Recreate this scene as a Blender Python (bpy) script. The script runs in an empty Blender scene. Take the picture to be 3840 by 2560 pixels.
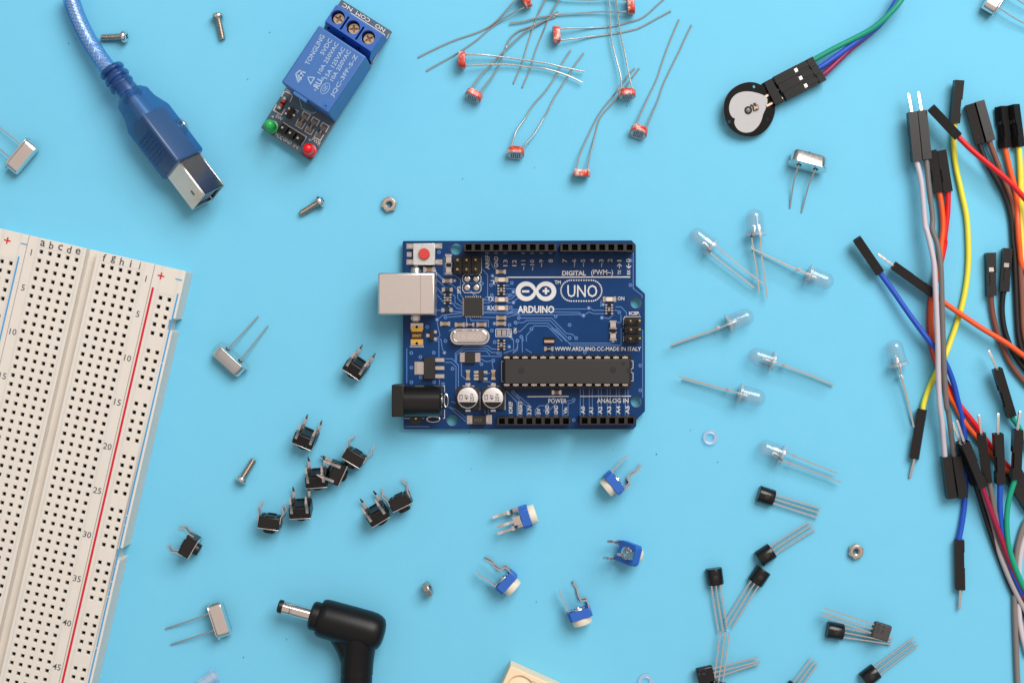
import bpy, math, random
from mathutils import Vector, Matrix
from mathutils.geometry import tessellate_polygon

# ------------------------------------------------------------------ camera, world, lamps, exposure
# units: 1 blender unit = 1 millimetre
scene = bpy.context.scene
scene.unit_settings.system = 'METRIC'
scene.unit_settings.scale_length = 0.001
CAM_H = 406.6
LENS_PX = 5333.33          # focal length in pixels of the 3840 wide photograph (50 mm lens on 36 mm)
cam_data = bpy.data.cameras.new('camera')
cam_data.lens = 50.0
cam_data.sensor_width = 36.0
cam_data.clip_start = 1.0
cam_data.clip_end = 20000.0
cam = bpy.data.objects.new('camera', cam_data)
cam.location = (0, 0, CAM_H)
scene.collection.objects.link(cam)
scene.camera = cam

world = bpy.data.worlds.new('World')
scene.world = world
world.use_nodes = True
nt = world.node_tree
nt.nodes.clear()
w_out = nt.nodes.new('ShaderNodeOutputWorld')
w_bg = nt.nodes.new('ShaderNodeBackground')
w_tc = nt.nodes.new('ShaderNodeTexCoord')
w_sep = nt.nodes.new('ShaderNodeSeparateXYZ')
w_rmp = nt.nodes.new('ShaderNodeValToRGB')
nt.links.new(w_tc.outputs['Generated'], w_sep.inputs[0])
nt.links.new(w_sep.outputs['Z'], w_rmp.inputs[0])
nt.links.new(w_rmp.outputs[0], w_bg.inputs[0])
nt.links.new(w_bg.outputs[0], w_out.inputs[0])
el = w_rmp.color_ramp.elements
el[0].position = 0.0
el[0].color = (0.10, 0.10, 0.11, 1)
el[1].position = 0.96
el[1].color = (0.72, 0.60, 0.54, 1)
e = el.new(0.22)
e.color = (0.20, 0.20, 0.21, 1)
e = el.new(0.55)
e.color = (0.47, 0.46, 0.455, 1)
e = el.new(0.86)
e.color = (0.74, 0.66, 0.61, 1)
w_bg.inputs[1].default_value = 0.86


def area(name, loc, target, size, radiance, col):
    d = bpy.data.lights.new(name, 'AREA')
    d.shape = 'SQUARE'
    d.size = size
    d.energy = radiance * math.pi * size * size
    d.color = col
    o = bpy.data.objects.new(name, d)
    o.location = loc
    o.rotation_euler = (Vector(target) - Vector(loc)).to_track_quat('-Z', 'Y').to_euler()
    scene.collection.objects.link(o)
    return o


area('key_softbox', (410, 620, 850), (30, 20, 0), 700, 9.1, (1.0, 0.985, 0.97))

scene.view_settings.view_transform = 'Standard'
scene.view_settings.look = 'None'
scene.view_settings.exposure = 0.0
scene.view_settings.gamma = 1.0
scene.view_settings.use_curve_mapping = False
scene.render.engine = 'CYCLES'
scene.cycles.max_bounces = 10
scene.cycles.transparent_max_bounces = 16
scene.cycles.transmission_bounces = 8
scene.cycles.caustics_reflective = False
scene.cycles.caustics_refractive = False

random.seed(7)

# ------------------------------------------------------------------ reading positions
# each frame is a window of the photograph: (x0, y0, zoom)
FR = {
    0: (0, 0, 0.6125), 1: (0, 0, 1.9604), 2: (960, 0, 1.9604), 3: (1500, 0, 2.13818), 4: (2560, 0, 2.2405),
    5: (3150, 200, 1.9594), 6: (3150, 850, 2.2406), 7: (3250, 1450, 1.4119), 8: (0, 800, 1.7421),
    9: (1400, 880, 3.92), 10: (1900, 880, 3.92), 11: (1400, 1230, 3.8236), 12: (1900, 1230, 3.8236),
    13: (0, 1500, 1.4792), 14: (600, 1100, 1.5677), 15: (560, 2000, 2.0632), 16: (1700, 1650, 1.7225),
    17: (2450, 500, 2.24), 18: (2450, 1100, 2.09125), 19: (2550, 1750, 1.9358), 20: (3480, 0, 3.1361),
    21: (940, 1250, 2.1194), 22: (2250, 1650, 6.272), 23: (1820, 1860, 3.4588), 24: (3500, 1450, 2.6147),
    25: (3540, 330, 3.1367), 26: (980, 280, 4.6125), 27: (1150, 0, 6.0314),
}


def W(n, u, v, z=0.0):
    x0, y0, s = FR[n]
    k = (CAM_H - z) / LENS_PX
    return Vector(((x0 + u / s - 1920.0) * k, -(y0 + v / s - 1280.0) * k, z))


def WL(n, pts, z=0.0):
    return [W(n, p[0], p[1], p[2] if len(p) > 2 else z) for p in pts]


def PPM(n, z=0.0):
    """zoom pixels per millimetre at height z"""
    return FR[n][2] * LENS_PX / (CAM_H - z)


# ------------------------------------------------------------------ materials
def srgb(r, g, b):
    def f(c):
        c /= 255.0
        return c / 12.92 if c <= 0.04045 else ((c + 0.055) / 1.055) ** 2.4
    return (f(r), f(g), f(b), 1.0)


MATS = {}


def mat(name, col, rough=0.5, metal=0.0, spec=0.5, coat=0.0, bump=0.0, bscale=2.0, var=0.0, vscale=0.5,
        sss=0.0, alpha=None, trans=0.0, ior=1.45, emis=None, rvar=0.0):
    if name in MATS:
        return MATS[name]
    m = bpy.data.materials.new(name)
    m.use_nodes = True
    t = m.node_tree
    b = t.nodes['Principled BSDF']
    b.inputs['Base Color'].default_value = col
    b.inputs['Roughness'].default_value = rough
    b.inputs['Metallic'].default_value = metal
    b.inputs['Specular IOR Level'].default_value = spec
    b.inputs['Coat Weight'].default_value = coat
    b.inputs['Coat Roughness'].default_value = 0.15
    b.inputs['IOR'].default_value = ior
    b.inputs['Transmission Weight'].default_value = trans
    if sss:
        b.inputs['Subsurface Weight'].default_value = sss
        b.inputs['Subsurface Radius'].default_value = (1.2, 1.0, 0.8)
        b.inputs['Subsurface Scale'].default_value = 0.8
    tc = t.nodes.new('ShaderNodeTexCoord')
    if bump:
        n = t.nodes.new('ShaderNodeTexNoise')
        n.inputs['Scale'].default_value = bscale
        n.inputs['Detail'].default_value = 3
        bp = t.nodes.new('ShaderNodeBump')
        bp.inputs['Strength'].default_value = bump
        bp.inputs['Distance'].default_value = 0.1
        t.links.new(tc.outputs['Object'], n.inputs['Vector'])
        t.links.new(n.outputs['Fac'], bp.inputs['Height'])
        t.links.new(bp.outputs[0], b.inputs['Normal'])
    if var:
        n2 = t.nodes.new('ShaderNodeTexNoise')
        n2.inputs['Scale'].default_value = vscale
        n2.inputs['Detail'].default_value = 4
        t.links.new(tc.outputs['Object'], n2.inputs['Vector'])
        mx = t.nodes.new('ShaderNodeMix')
        mx.data_type = 'RGBA'
        mx.inputs[6].default_value = [c * (1 - var) for c in col[:3]] + [1]
        mx.inputs[7].default_value = [min(1, c * (1 + var)) for c in col[:3]] + [1]
        t.links.new(n2.outputs['Fac'], mx.inputs[0])
        t.links.new(mx.outputs[2], b.inputs['Base Color'])
    if rvar:
        n3 = t.nodes.new('ShaderNodeTexNoise')
        n3.inputs['Scale'].default_value = 1.3
        n3.inputs['Detail'].default_value = 5
        t.links.new(tc.outputs['Object'], n3.inputs['Vector'])
        mr = t.nodes.new('ShaderNodeMapRange')
        mr.inputs['To Min'].default_value = max(0.02, rough - rvar)
        mr.inputs['To Max'].default_value = rough + rvar
        t.links.new(n3.outputs['Fac'], mr.inputs['Value'])
        t.links.new(mr.outputs[0], b.inputs['Roughness'])
    if alpha is not None:      # see-through plastic: part clear tint, part glossy body
        out = t.nodes['Material Output']
        tr = t.nodes.new('ShaderNodeBsdfTransparent')
        tr.inputs[0].default_value = alpha[1]
        ms = t.nodes.new('ShaderNodeMixShader')
        ms.inputs[0].default_value = alpha[0]
        t.links.new(tr.outputs[0], ms.inputs[1])
        t.links.new(b.outputs[0], ms.inputs[2])
        fr = t.nodes.new('ShaderNodeFresnel')
        fr.inputs['IOR'].default_value = 1.5
        gl = t.nodes.new('ShaderNodeBsdfGlossy')
        gl.inputs['Roughness'].default_value = rough
        gm = t.nodes.new('ShaderNodeMixShader')
        ge = t.nodes.new('ShaderNodeNewGeometry')
        mb_ = t.nodes.new('ShaderNodeMath')
        mb_.operation = 'SUBTRACT'
        mb_.inputs[0].default_value = 1.0
        t.links.new(ge.outputs['Backfacing'], mb_.inputs[1])
        mm_ = t.nodes.new('ShaderNodeMath')
        mm_.operation = 'MULTIPLY'
        t.links.new(fr.outputs[0], mm_.inputs[0])
        t.links.new(mb_.outputs[0], mm_.inputs[1])
        t.links.new(mm_.outputs[0], gm.inputs[0])
        t.links.new(ms.outputs[0], gm.inputs[1])
        t.links.new(gl.outputs[0], gm.inputs[2])
        t.links.new(gm.outputs[0], out.inputs['Surface'])
    MATS[name] = m
    return m


SILVER = mat('tinned_metal', (0.70, 0.665, 0.64, 1), 0.27, 1.0, rvar=0.1, bump=0.04, bscale=1.5)
STEEL = mat('nickel_steel', (0.62, 0.57, 0.53, 1), 0.22, 1.0, rvar=0.08)
CHROME = mat('bright_steel', (0.80, 0.76, 0.73, 1), 0.12, 1.0)
CRYSTAL = mat('crystal_can_metal', (0.82, 0.78, 0.75, 1), 0.2, 1.0, rvar=0.07, bump=0.02, bscale=1.5)
LEDW = mat('led_lead_metal', (0.64, 0.66, 0.66, 1), 0.25, 1.0)
USBM = mat('usb_shell_metal', (0.78, 0.735, 0.70, 1), 0.3, 1.0, rvar=0.03, bump=0.02, bscale=.6)
TIN = mat('solder_tin', (0.62, 0.59, 0.57, 1), 0.22, 1.0, bump=0.8, bscale=1.6)
WIRE = mat('lead_wire_metal', (0.60, 0.575, 0.55, 1), 0.27, 1.0)
GOLD = mat('gold_plating', (0.95, 0.66, 0.28, 1), 0.28, 1.0)
COPPER = mat('brown_copper', (0.55, 0.38, 0.28, 1), 0.3, 1.0)
BLACK = mat('black_plastic', (0.008, 0.0075, 0.0075, 1), 0.36, spec=0.5, bump=0.03, bscale=6)
BLACKG = mat('black_glossy_plastic', (0.006, 0.006, 0.0065, 1), 0.24, spec=0.5)
BLACKM = mat('black_matte_epoxy', (0.014, 0.013, 0.012, 1), 0.5, spec=0.5, bump=0.04, bscale=8)
DARK = mat('dark_hollow', (0.004, 0.004, 0.004, 1), 0.8, spec=0.1)
WHITE = mat('white_print', (0.66, 0.645, 0.63, 1), 0.5)
PCB = mat('blue_solder_mask', srgb(4, 54, 104), 0.28, spec=0.3, var=0.12, vscale=0.25, bump=0.02, bscale=2)
TRACE = mat('blue_copper_trace', srgb(80, 128, 184), 0.25, spec=0.6)
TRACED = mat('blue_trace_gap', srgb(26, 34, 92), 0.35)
FR4 = mat('pale_board_edge', srgb(150, 160, 140), 0.7, var=0.2, vscale=2)
REDBTN = mat('red_button_plastic', srgb(205, 60, 55), 0.5)
TAN = mat('tan_ceramic', srgb(150, 120, 85), 0.5)
YELGOLD = mat('yellow_gilt', srgb(235, 185, 80), 0.35, metal=0.6)
BROWND = mat('dark_brown_resin', srgb(52, 32, 28), 0.5)
WHLED = mat('milky_lens', srgb(225, 205, 185), 0.3, spec=0.6)
CREAM = mat('cream_plastic', srgb(221, 214, 204), 0.5, var=0.04, vscale=0.15, sss=0.4)
CHAN = mat('cream_plastic_plain', srgb(232, 222, 204), 0.55)
INK = mat('grey_ink', srgb(70, 68, 68), 0.6)
REDINK = mat('red_ink', srgb(205, 18, 40), 0.5)
BLUEINK = mat('blue_ink', srgb(48, 150, 205), 0.5)
RELAY = mat('relay_blue_plastic', srgb(58, 106, 170), 0.42, var=0.08, vscale=0.3, bump=0.02, bscale=4)
TERM = mat('terminal_blue_plastic', srgb(48, 96, 176), 0.4, bump=0.02, bscale=4)
TRIM = mat('trimmer_blue_plastic', srgb(44, 98, 186), 0.4, bump=0.03, bscale=5)
TWHITE = mat('trimmer_white_plastic', srgb(222, 216, 200), 0.55, sss=0.2)
RPCB = mat('grey_blue_solder_mask', srgb(78, 94, 112), 0.35, var=0.12, vscale=0.4)
RTRACE = mat('teal_board_copper', srgb(40, 110, 135), 0.35)
GREENL = mat('green_lens', srgb(40, 175, 85), 0.25, spec=0.6, sss=0.3)
REDL = mat('red_lens', srgb(225, 20, 22), 0.25, spec=0.6, sss=0.3)
ORANGEG = mat('orange_glass', srgb(200, 70, 35), 0.15, spec=0.7)
CLEARP = mat('clear_epoxy', (0.80, 0.86, 0.92, 1), 0.05, spec=0.5, alpha=(0.05, (0.93, 0.955, 0.97, 1)))
CLEARE = mat('clear_epoxy_rim', (0.86, 0.86, 0.86, 1), 0.1, spec=0.8, alpha=(0.24, (0.86, 0.88, 0.89, 1)))
NYLON = mat('clear_nylon', (0.80, 0.86, 0.90, 1), 0.2, spec=0.7, alpha=(0.22, (0.92, 0.96, 1.0, 1)))
USBBLUE = mat('translucent_blue_vinyl', srgb(36, 92, 158), 0.32, spec=0.4, alpha=(0.33, (0.42, 0.60, 0.80, 1)), bump=0.03, bscale=1)
CABLEBLUE = mat('clear_blue_vinyl', srgb(50, 120, 215), 0.2, spec=0.5, alpha=(0.16, (0.62, 0.79, 0.97, 1)))
INNERG = mat('grey_inner_moulding', srgb(138, 134, 136), 0.5, bump=0.08, bscale=3)
SENSW = mat('white_sensor_print', srgb(184, 182, 183), 0.5, bump=0.25, bscale=0.8, var=0.04, vscale=1)
LDRG = mat('ldr_grey_face', srgb(165, 172, 180), 0.3, spec=0.6)
LDRT = mat('ldr_dark_track', srgb(52, 48, 70), 0.4)
BUFF = mat('buff_plastic', srgb(240, 214, 180), 0.5, sss=0.1)


def clear_glass():
    m = MATS['clear_epoxy']
    t = m.node_tree
    out = t.nodes['Material Output']
    gl = t.nodes.new('ShaderNodeBsdfDiffuse')
    gl.inputs['Color'].default_value = (0.95, 0.93, 0.90, 1)
    tr = t.nodes.new('ShaderNodeBsdfTransparent')
    tr.inputs[0].default_value = (0.90, 0.915, 0.925, 1)
    ms = t.nodes.new('ShaderNodeMixShader')
    ms.inputs[0].default_value = 0.05
    t.links.new(tr.outputs[0], ms.inputs[1])
    t.links.new(gl.outputs[0], ms.inputs[2])
    ge = t.nodes.new('ShaderNodeNewGeometry')
    fr = t.nodes.new('ShaderNodeFresnel')
    fr.inputs['IOR'].default_value = 1.7
    iv = t.nodes.new('ShaderNodeMath')
    iv.operation = 'SUBTRACT'
    iv.inputs[0].default_value = 1.0
    t.links.new(ge.outputs['Backfacing'], iv.inputs[1])
    mu = t.nodes.new('ShaderNodeMath')
    mu.operation = 'MULTIPLY'
    t.links.new(fr.outputs[0], mu.inputs[0])
    t.links.new(iv.outputs[0], mu.inputs[1])
    gs = t.nodes.new('ShaderNodeBsdfGlossy')
    gs.inputs['Roughness'].default_value = 0.04
    m2 = t.nodes.new('ShaderNodeMixShader')
    t.links.new(mu.outputs[0], m2.inputs[0])
    t.links.new(ms.outputs[0], m2.inputs[1])
    t.links.new(gs.outputs[0], m2.inputs[2])
    t.links.new(m2.outputs[0], out.inputs['Surface'])


clear_glass()


def ldr_mat():
    m = mat('ldr_red_coating', srgb(205, 60, 35), 0.3, spec=0.6, coat=0.4)
    t = m.node_tree
    b = t.nodes['Principled BSDF']
    tc = t.nodes['Texture Coordinate'] if 'Texture Coordinate' in t.nodes else t.nodes.new('ShaderNodeTexCoord')
    oi = t.nodes.new('ShaderNodeObjectInfo')
    ad = t.nodes.new('ShaderNodeVectorMath')
    ad.operation = 'ADD'
    mu = t.nodes.new('ShaderNodeVectorMath')
    mu.operation = 'SCALE'
    mu.inputs[0].default_value = (37, 19, 53)
    t.links.new(oi.outputs['Random'], mu.inputs['Scale'])
    t.links.new(tc.outputs['Object'], ad.inputs[0])
    t.links.new(mu.outputs[0], ad.inputs[1])
    n = t.nodes.new('ShaderNodeTexNoise')
    n.inputs['Scale'].default_value = 0.45
    n.inputs['Detail'].default_value = 5
    n.inputs['Roughness'].default_value = 0.65
    t.links.new(ad.outputs[0], n.inputs['Vector'])
    r = t.nodes.new('ShaderNodeValToRGB')
    r.color_ramp.elements[0].position = 0.40
    r.color_ramp.elements[0].color = srgb(185, 38, 20)
    r.color_ramp.elements[1].position = 0.62
    r.color_ramp.elements[1].color = srgb(232, 196, 186)
    e = r.color_ramp.elements.new(0.51)
    e.color = srgb(205, 80, 55)
    t.links.new(n.outputs['Fac'], r.inputs[0])
    t.links.new(r.outputs[0], b.inputs['Base Color'])
    return m


LDRR = ldr_mat()


def paper_mat():
    m = bpy.data.materials.new('blue_paper')
    m.use_nodes = True
    t = m.node_tree
    b = t.nodes['Principled BSDF']
    b.inputs['Roughness'].default_value = 0.75
    b.inputs['Specular IOR Level'].default_value = 0.25
    tc = t.nodes.new('ShaderNodeTexCoord')
    n = t.nodes.new('ShaderNodeTexNoise')
    n.inputs['Scale'].default_value = 0.12
    n.inputs['Detail'].default_value = 6
    n.inputs['Roughness'].default_value = 0.7
    t.links.new(tc.outputs['Object'], n.inputs['Vector'])
    mx = t.nodes.new('ShaderNodeMix')
    mx.data_type = 'RGBA'
    mx.inputs[6].default_value = (0.155, 0.53, 0.745, 1)
    mx.inputs[7].default_value = (0.175, 0.56, 0.78, 1)
    t.links.new(n.outputs['Fac'], mx.inputs[0])
    # pale fibres and a few dark flecks in the sheet
    v = t.nodes.new('ShaderNodeTexNoise')
    v.inputs['Scale'].default_value = 1.6
    v.inputs['Detail'].default_value = 2
    t.links.new(tc.outputs['Object'], v.inputs['Vector'])
    r = t.nodes.new('ShaderNodeValToRGB')
    r.color_ramp.elements[0].position = 0.66
    r.color_ramp.elements[0].color = (0, 0, 0, 1)
    r.color_ramp.elements[1].position = 0.76
    r.color_ramp.elements[1].color = (1, 1, 1, 1)
    t.links.new(v.outputs['Fac'], r.inputs[0])
    mm = t.nodes.new('ShaderNodeMath')
    mm.operation = 'MULTIPLY'
    mm.inputs[1].default_value = 0.35
    t.links.new(r.outputs[0], mm.inputs[0])
    m2 = t.nodes.new('ShaderNodeMix')
    m2.data_type = 'RGBA'
    m2.inputs[7].default_value = (0.32, 0.68, 0.84, 1)
    t.links.new(mm.outputs[0], m2.inputs[0])
    t.links.new(mx.outputs[2], m2.inputs[6])
    t.links.new(m2.outputs[2], b.inputs['Base Color'])
    g = t.nodes.new('ShaderNodeTexNoise')
    g.inputs['Scale'].default_value = 2.5
    g.inputs['Detail'].default_value = 4
    t.links.new(tc.outputs['Object'], g.inputs['Vector'])
    bp = t.nodes.new('ShaderNodeBump')
    bp.inputs['Strength'].default_value = 0.25
    bp.inputs['Distance'].default_value = 0.08
    t.links.new(g.outputs['Fac'], bp.inputs['Height'])
    t.links.new(bp.outputs[0], b.inputs['Normal'])
    return m


PAPER = paper_mat()


def wire_mat(name, c, rough=0.38):
    return mat(name, srgb(*c), rough, spec=0.5, bump=0.02, bscale=1.5)


# ------------------------------------------------------------------ mesh builder
class MB:
    def __init__(self):
        self.v, self.f, self.m, self.s = [], [], [], []
        self.cuts = []

    def cut(self):
        self.cuts.append(len(self.v))

    def absorb(self, o, m):
        n = len(self.v)
        self.v += o.v
        self.f += [[i + n for i in f] for f in o.f]
        self.m += [m] * len(o.f)
        self.s += o.s
        return self

    def add(self, vs, fs, m=0, smooth=False, T=None):
        o = len(self.v)
        for p in vs:
            p = Vector(p)
            if T is not None:
                p = T @ p
            self.v.append(p)
        for f in fs:
            self.f.append([i + o for i in f])
            self.m.append(m)
            self.s.append(smooth)
        return self

    def box(self, x0, x1, y0, y1, z0, z1, m=0, T=None):
        vs = [(x0, y0, z0), (x1, y0, z0), (x1, y1, z0), (x0, y1, z0), (x0, y0, z1), (x1, y0, z1), (x1, y1, z1), (x0, y1, z1)]
        fs = [(0, 3, 2, 1), (4, 5, 6, 7), (0, 1, 5, 4), (1, 2, 6, 5), (2, 3, 7, 6), (3, 0, 4, 7)]
        return self.add(vs, fs, m, False, T)

    def prism(self, poly, z0, z1, m=0, T=None, top=None, smooth=False):
        """upright prism over a polygon; top = optional polygon for the upper face"""
        poly = [Vector((p[0], p[1], 0)) for p in poly]
        tp = [Vector((p[0], p[1], 0)) for p in top] if top else poly
        ar = sum(poly[i].x * poly[(i + 1) % len(poly)].y - poly[(i + 1) % len(poly)].x * poly[i].y for i in range(len(poly)))
        if ar < 0:
            poly = poly[::-1]
            tp = tp[::-1]
        n = len(poly)
        vs = [(p.x, p.y, z0) for p in poly] + [(p.x, p.y, z1) for p in tp]
        self.add(vs, [list(range(n))[::-1], list(range(n, 2 * n))], m, False, T)
        o = len(self.v) - 2 * n
        for i in range(n):
            j = (i + 1) % n
            self.f.append([o + i, o + j, o + n + j, o + n + i])
            self.m.append(m)
            self.s.append(smooth)
        return self

    def plate(self, outline, holes, z0, z1, m=0, mside=None, T=None):
        loops = [outline] + list(holes)
        pts = [Vector((p[0], p[1], 0)) for l in loops for p in l]
        tris = tessellate_polygon([[Vector((p[0], p[1], 0)) for p in l] for l in loops])
        n = len(pts)
        fs_top, fs_bot = [], []
        for t in tris:
            a, b, c = (pts[i] for i in t)
            ccw = (b - a).cross(c - a).z > 0
            t = list(t) if ccw else list(t)[::-1]
            fs_top.append([i + n for i in t])
            fs_bot.append(t[::-1])
        vs = [(p.x, p.y, z0) for p in pts] + [(p.x, p.y, z1) for p in pts]
        o = len(self.v)
        self.add(vs, fs_top, m, False, T)
        for f in fs_bot:
            self.f.append([i + o for i in f]); self.m.append(m); self.s.append(False)
        k = 0
        for li, l in enumerate(loops):
            ar = sum(l[i][0] * l[(i + 1) % len(l)][1] - l[(i + 1) % len(l)][0] * l[i][1] for i in range(len(l)))
            fwd = (ar > 0) == (li == 0)
            for i in range(len(l)):
                a, b = k + i, k + (i + 1) % len(l)
                if not fwd:
                    a, b = b, a
                self.f.append([o + a, o + b, o + n + b, o + n + a])
                self.m.append(m if mside is None else mside)
                self.s.append(False)
            k += len(l)
        return self

    def tube(self, pts, r, seg=10, m=0, caps=True, T=None, smooth=True, ratio=1.0, up=None):
        pts = [Vector(p) for p in pts]
        n = len(pts)
        rs = r if isinstance(r, (list, tuple)) else [r] * n
        tans = []
        for i in range(n):
            a = pts[max(0, i - 1)]
            b = pts[min(n - 1, i + 1)]
            tans.append((b - a).normalized())
        ref = Vector(up) if up else (Vector((0, 0, 1)) if abs(tans[0].z) < 0.9 else Vector((1, 0, 0)))
        vs = []
        for i in range(n):
            t = tans[i]
            if up is None and i:
                ref = ref - t * ref.dot(t)
            side = t.cross(ref).normalized()
            nn = side.cross(t).normalized()
            ref = nn
            if up:
                ref = Vector(up)
            for k in range(seg):
                a = 2 * math.pi * (k + 0.5 * (seg == 4)) / seg
                vs.append(pts[i] + side * (math.cos(a) * rs[i] * ratio) + nn * (math.sin(a) * rs[i]))
        fs = []
        for i in range(n - 1):
            for k in range(seg):
                k2 = (k + 1) % seg
                fs.append([i * seg + k, (i + 1) * seg + k, (i + 1) * seg + k2, i * seg + k2])
        self.add(vs, fs, m, smooth, T)
        if caps:
            o = len(self.v) - n * seg
            self.f.append([o + k for k in range(seg)]); self.m.append(m); self.s.append(False)
            self.f.append([o + (n - 1) * seg + k for k in range(seg)][::-1]); self.m.append(m); self.s.append(False)
        return self

    def strap(self, pts, w, t, side=(0, 0, 1), m=0, T=None):
        """flat bar following pts: w wide along `side`, t thick across"""
        pts = [Vector(p) for p in pts]
        side = Vector(side).normalized()
        n = len(pts)
        ws = w if isinstance(w, (list, tuple)) else [w] * n
        vs = []
        for i in range(n):
            tg = (pts[min(n - 1, i + 1)] - pts[max(0, i - 1)]).normalized()
            nn = tg.cross(side).normalized()
            s2 = side * (ws[i] / 2)
            n2 = nn * (t / 2)
            vs += [pts[i] - s2 - n2, pts[i] + s2 - n2, pts[i] + s2 + n2, pts[i] - s2 + n2]
        fs = [[0, 1, 2, 3], [4 * n - 1, 4 * n - 2, 4 * n - 3, 4 * n - 4]]
        for i in range(n - 1):
            for k in range(4):
                k2 = (k + 1) % 4
                fs.append([4 * i + k, 4 * (i + 1) + k, 4 * (i + 1) + k2, 4 * i + k2])
        return self.add(vs, fs, m, False, T)

    def lathe(self, prof, T=None, seg=24, m=0, smooth=True):
        """profile of (radius, height) turned round local Z"""
        vs, fs = [], []
        n = len(prof)
        for r, h in prof:
            for k in range(seg):
                a = 2 * math.pi * k / seg
                vs.append((r * math.cos(a), r * math.sin(a), h))
        for i in range(n - 1):
            for k in range(seg):
                k2 = (k + 1) % seg
                fs.append([i * seg + k, i * seg + k2, (i + 1) * seg + k2, (i + 1) * seg + k])
        self.add(vs, fs, m, smooth, T)
        o = len(self.v) - n * seg
        if prof[0][0] > 1e-4:
            self.f.append([o + k for k in range(seg)][::-1]); self.m.append(m); self.s.append(False)
        if prof[-1][0] > 1e-4:
            self.f.append([o + (n - 1) * seg + k for k in range(seg)]); self.m.append(m); self.s.append(False)
        return self

    def cyl(self, c, r, z0, z1, seg=24, m=0, T=None, ch=0.0):
        TT = Matrix.Translation((c[0], c[1], 0))
        if T is not None:
            TT = T @ TT
        pr = [(r, z0), (r, z1)] if not ch else [(r, z0), (r, z1 - ch), (r - ch, z1)]
        return self.lathe(pr, TT, seg, m, not ch)

    def loft(self, secs, m=0, T=None, smooth=True, caps=True):
        n = len(secs[0])
        vs = [p for s in secs for p in s]
        fs = []
        for i in range(len(secs) - 1):
            for k in range(n):
                k2 = (k + 1) % n
                fs.append([i * n + k, i * n + k2, (i + 1) * n + k2, (i + 1) * n + k])
        self.add(vs, fs, m, smooth, T)
        if caps:
            o = len(self.v) - len(vs)
            self.f.append([o + k for k in range(n)][::-1]); self.m.append(m); self.s.append(False)
            self.f.append([o + (len(secs) - 1) * n + k for k in range(n)]); self.m.append(m); self.s.append(False)
        return self

    def line(self, pts, w, z, m=0, T=None):
        """flat printed line"""
        pts = [Vector((p[0], p[1], 0)) for p in pts]
        n = len(pts)
        L, R = [], []
        for i in range(n):
            a = pts[i] - pts[i - 1] if i else pts[1] - pts[0]
            b = pts[i + 1] - pts[i] if i < n - 1 else a
            a.normalize(); b.normalize()
            t = (a + b)
            t = t.normalized() if t.length > 1e-6 else a
            nn = Vector((-t.y, t.x, 0))
            c = max(0.5, nn.dot(Vector((-a.y, a.x, 0))))
            L.append(pts[i] + nn * w / 2 / c)
            R.append(pts[i] - nn * w / 2 / c)
        vs = [(p.x, p.y, z) for p in L] + [(p.x, p.y, z) for p in R]
        fs = [[n + i, n + i + 1, i + 1, i] for i in range(n - 1)]
        return self.add(vs, fs, m, False, T)

    def disc(self, c, r, z, seg=20, m=0, T=None, r2=0.0):
        vs, fs = [], []
        for k in range(seg):
            a = 2 * math.pi * k / seg
            vs.append((c[0] + r * math.cos(a), c[1] + r * math.sin(a), z))
        if r2:
            for k in range(seg):
                a = 2 * math.pi * k / seg
                vs.append((c[0] + r2 * math.cos(a), c[1] + r2 * math.sin(a), z))
            fs = [[k, (k + 1) % seg, seg + (k + 1) % seg, seg + k] for k in range(seg)]
        else:
            fs = [list(range(seg))]
        return self.add(vs, fs, m, False, T)

    def build(self, name, mats, parent=None, bevel=0.0, segs=2, world=True):
        me = bpy.data.meshes.new(name)
        vs = self.v
        if parent is not None and world:
            inv = ROOTM[parent.name].inverted()
            vs = [inv @ p for p in vs]
        me.from_pydata([tuple(p) for p in vs], [], self.f)
        if not isinstance(mats, (list, tuple)):
            mats = [mats]
        for mt in mats:
            me.materials.append(mt)
        me.polygons.foreach_set('material_index', self.m)
        me.polygons.foreach_set('use_smooth', self.s)
        me.update()
        me.set_sharp_from_angle(angle=math.radians(38))
        o = bpy.data.objects.new(name, me)
        scene.collection.objects.link(o)
        if parent is not None:
            o.parent = parent
        if bevel:
            b = o.modifiers.new('bevel', 'BEVEL')
            b.width = bevel
            b.segments = segs
            b.limit_method = 'ANGLE'
            b.angle_limit = math.radians(40)
        ROOTM[o.name] = ROOTM[parent.name] if parent is not None else Matrix.Identity(4)
        return o


def build_each(mb, name, mats, parent, bevel=0.0):
    """one object for every separate piece collected in mb (pieces are marked with mb.cut())"""
    cuts = sorted(set(mb.cuts + [0, len(mb.v)]))
    out = []
    for a, b in zip(cuts[:-1], cuts[1:]):
        q = MB()
        q.v = mb.v[a:b]
        for f, m, s in zip(mb.f, mb.m, mb.s):
            if a <= f[0] < b:
                q.f.append([i - a for i in f]); q.m.append(m); q.s.append(s)
        out.append(q.build(name, mats, parent, bevel=bevel))
    return out


ROOTM = {}
TEXTCACHE = {}


def text_mesh(s, off):
    key = (s, off)
    if key not in TEXTCACHE:
        cu = bpy.data.curves.new('lettering', 'FONT')
        cu.body = s
        cu.size = 1.0
        cu.resolution_u = 2
        cu.offset = off
        o = bpy.data.objects.new('lettering', cu)
        me = bpy.data.meshes.new_from_object(o)
        vs = [v.co.copy() for v in me.vertices]
        fs = [list(p.vertices) for p in me.polygons]
        bpy.data.objects.remove(o)
        bpy.data.meshes.remove(me)
        bpy.data.curves.remove(cu)
        TEXTCACHE[key] = (vs, fs)
    return TEXTCACHE[key]


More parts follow.
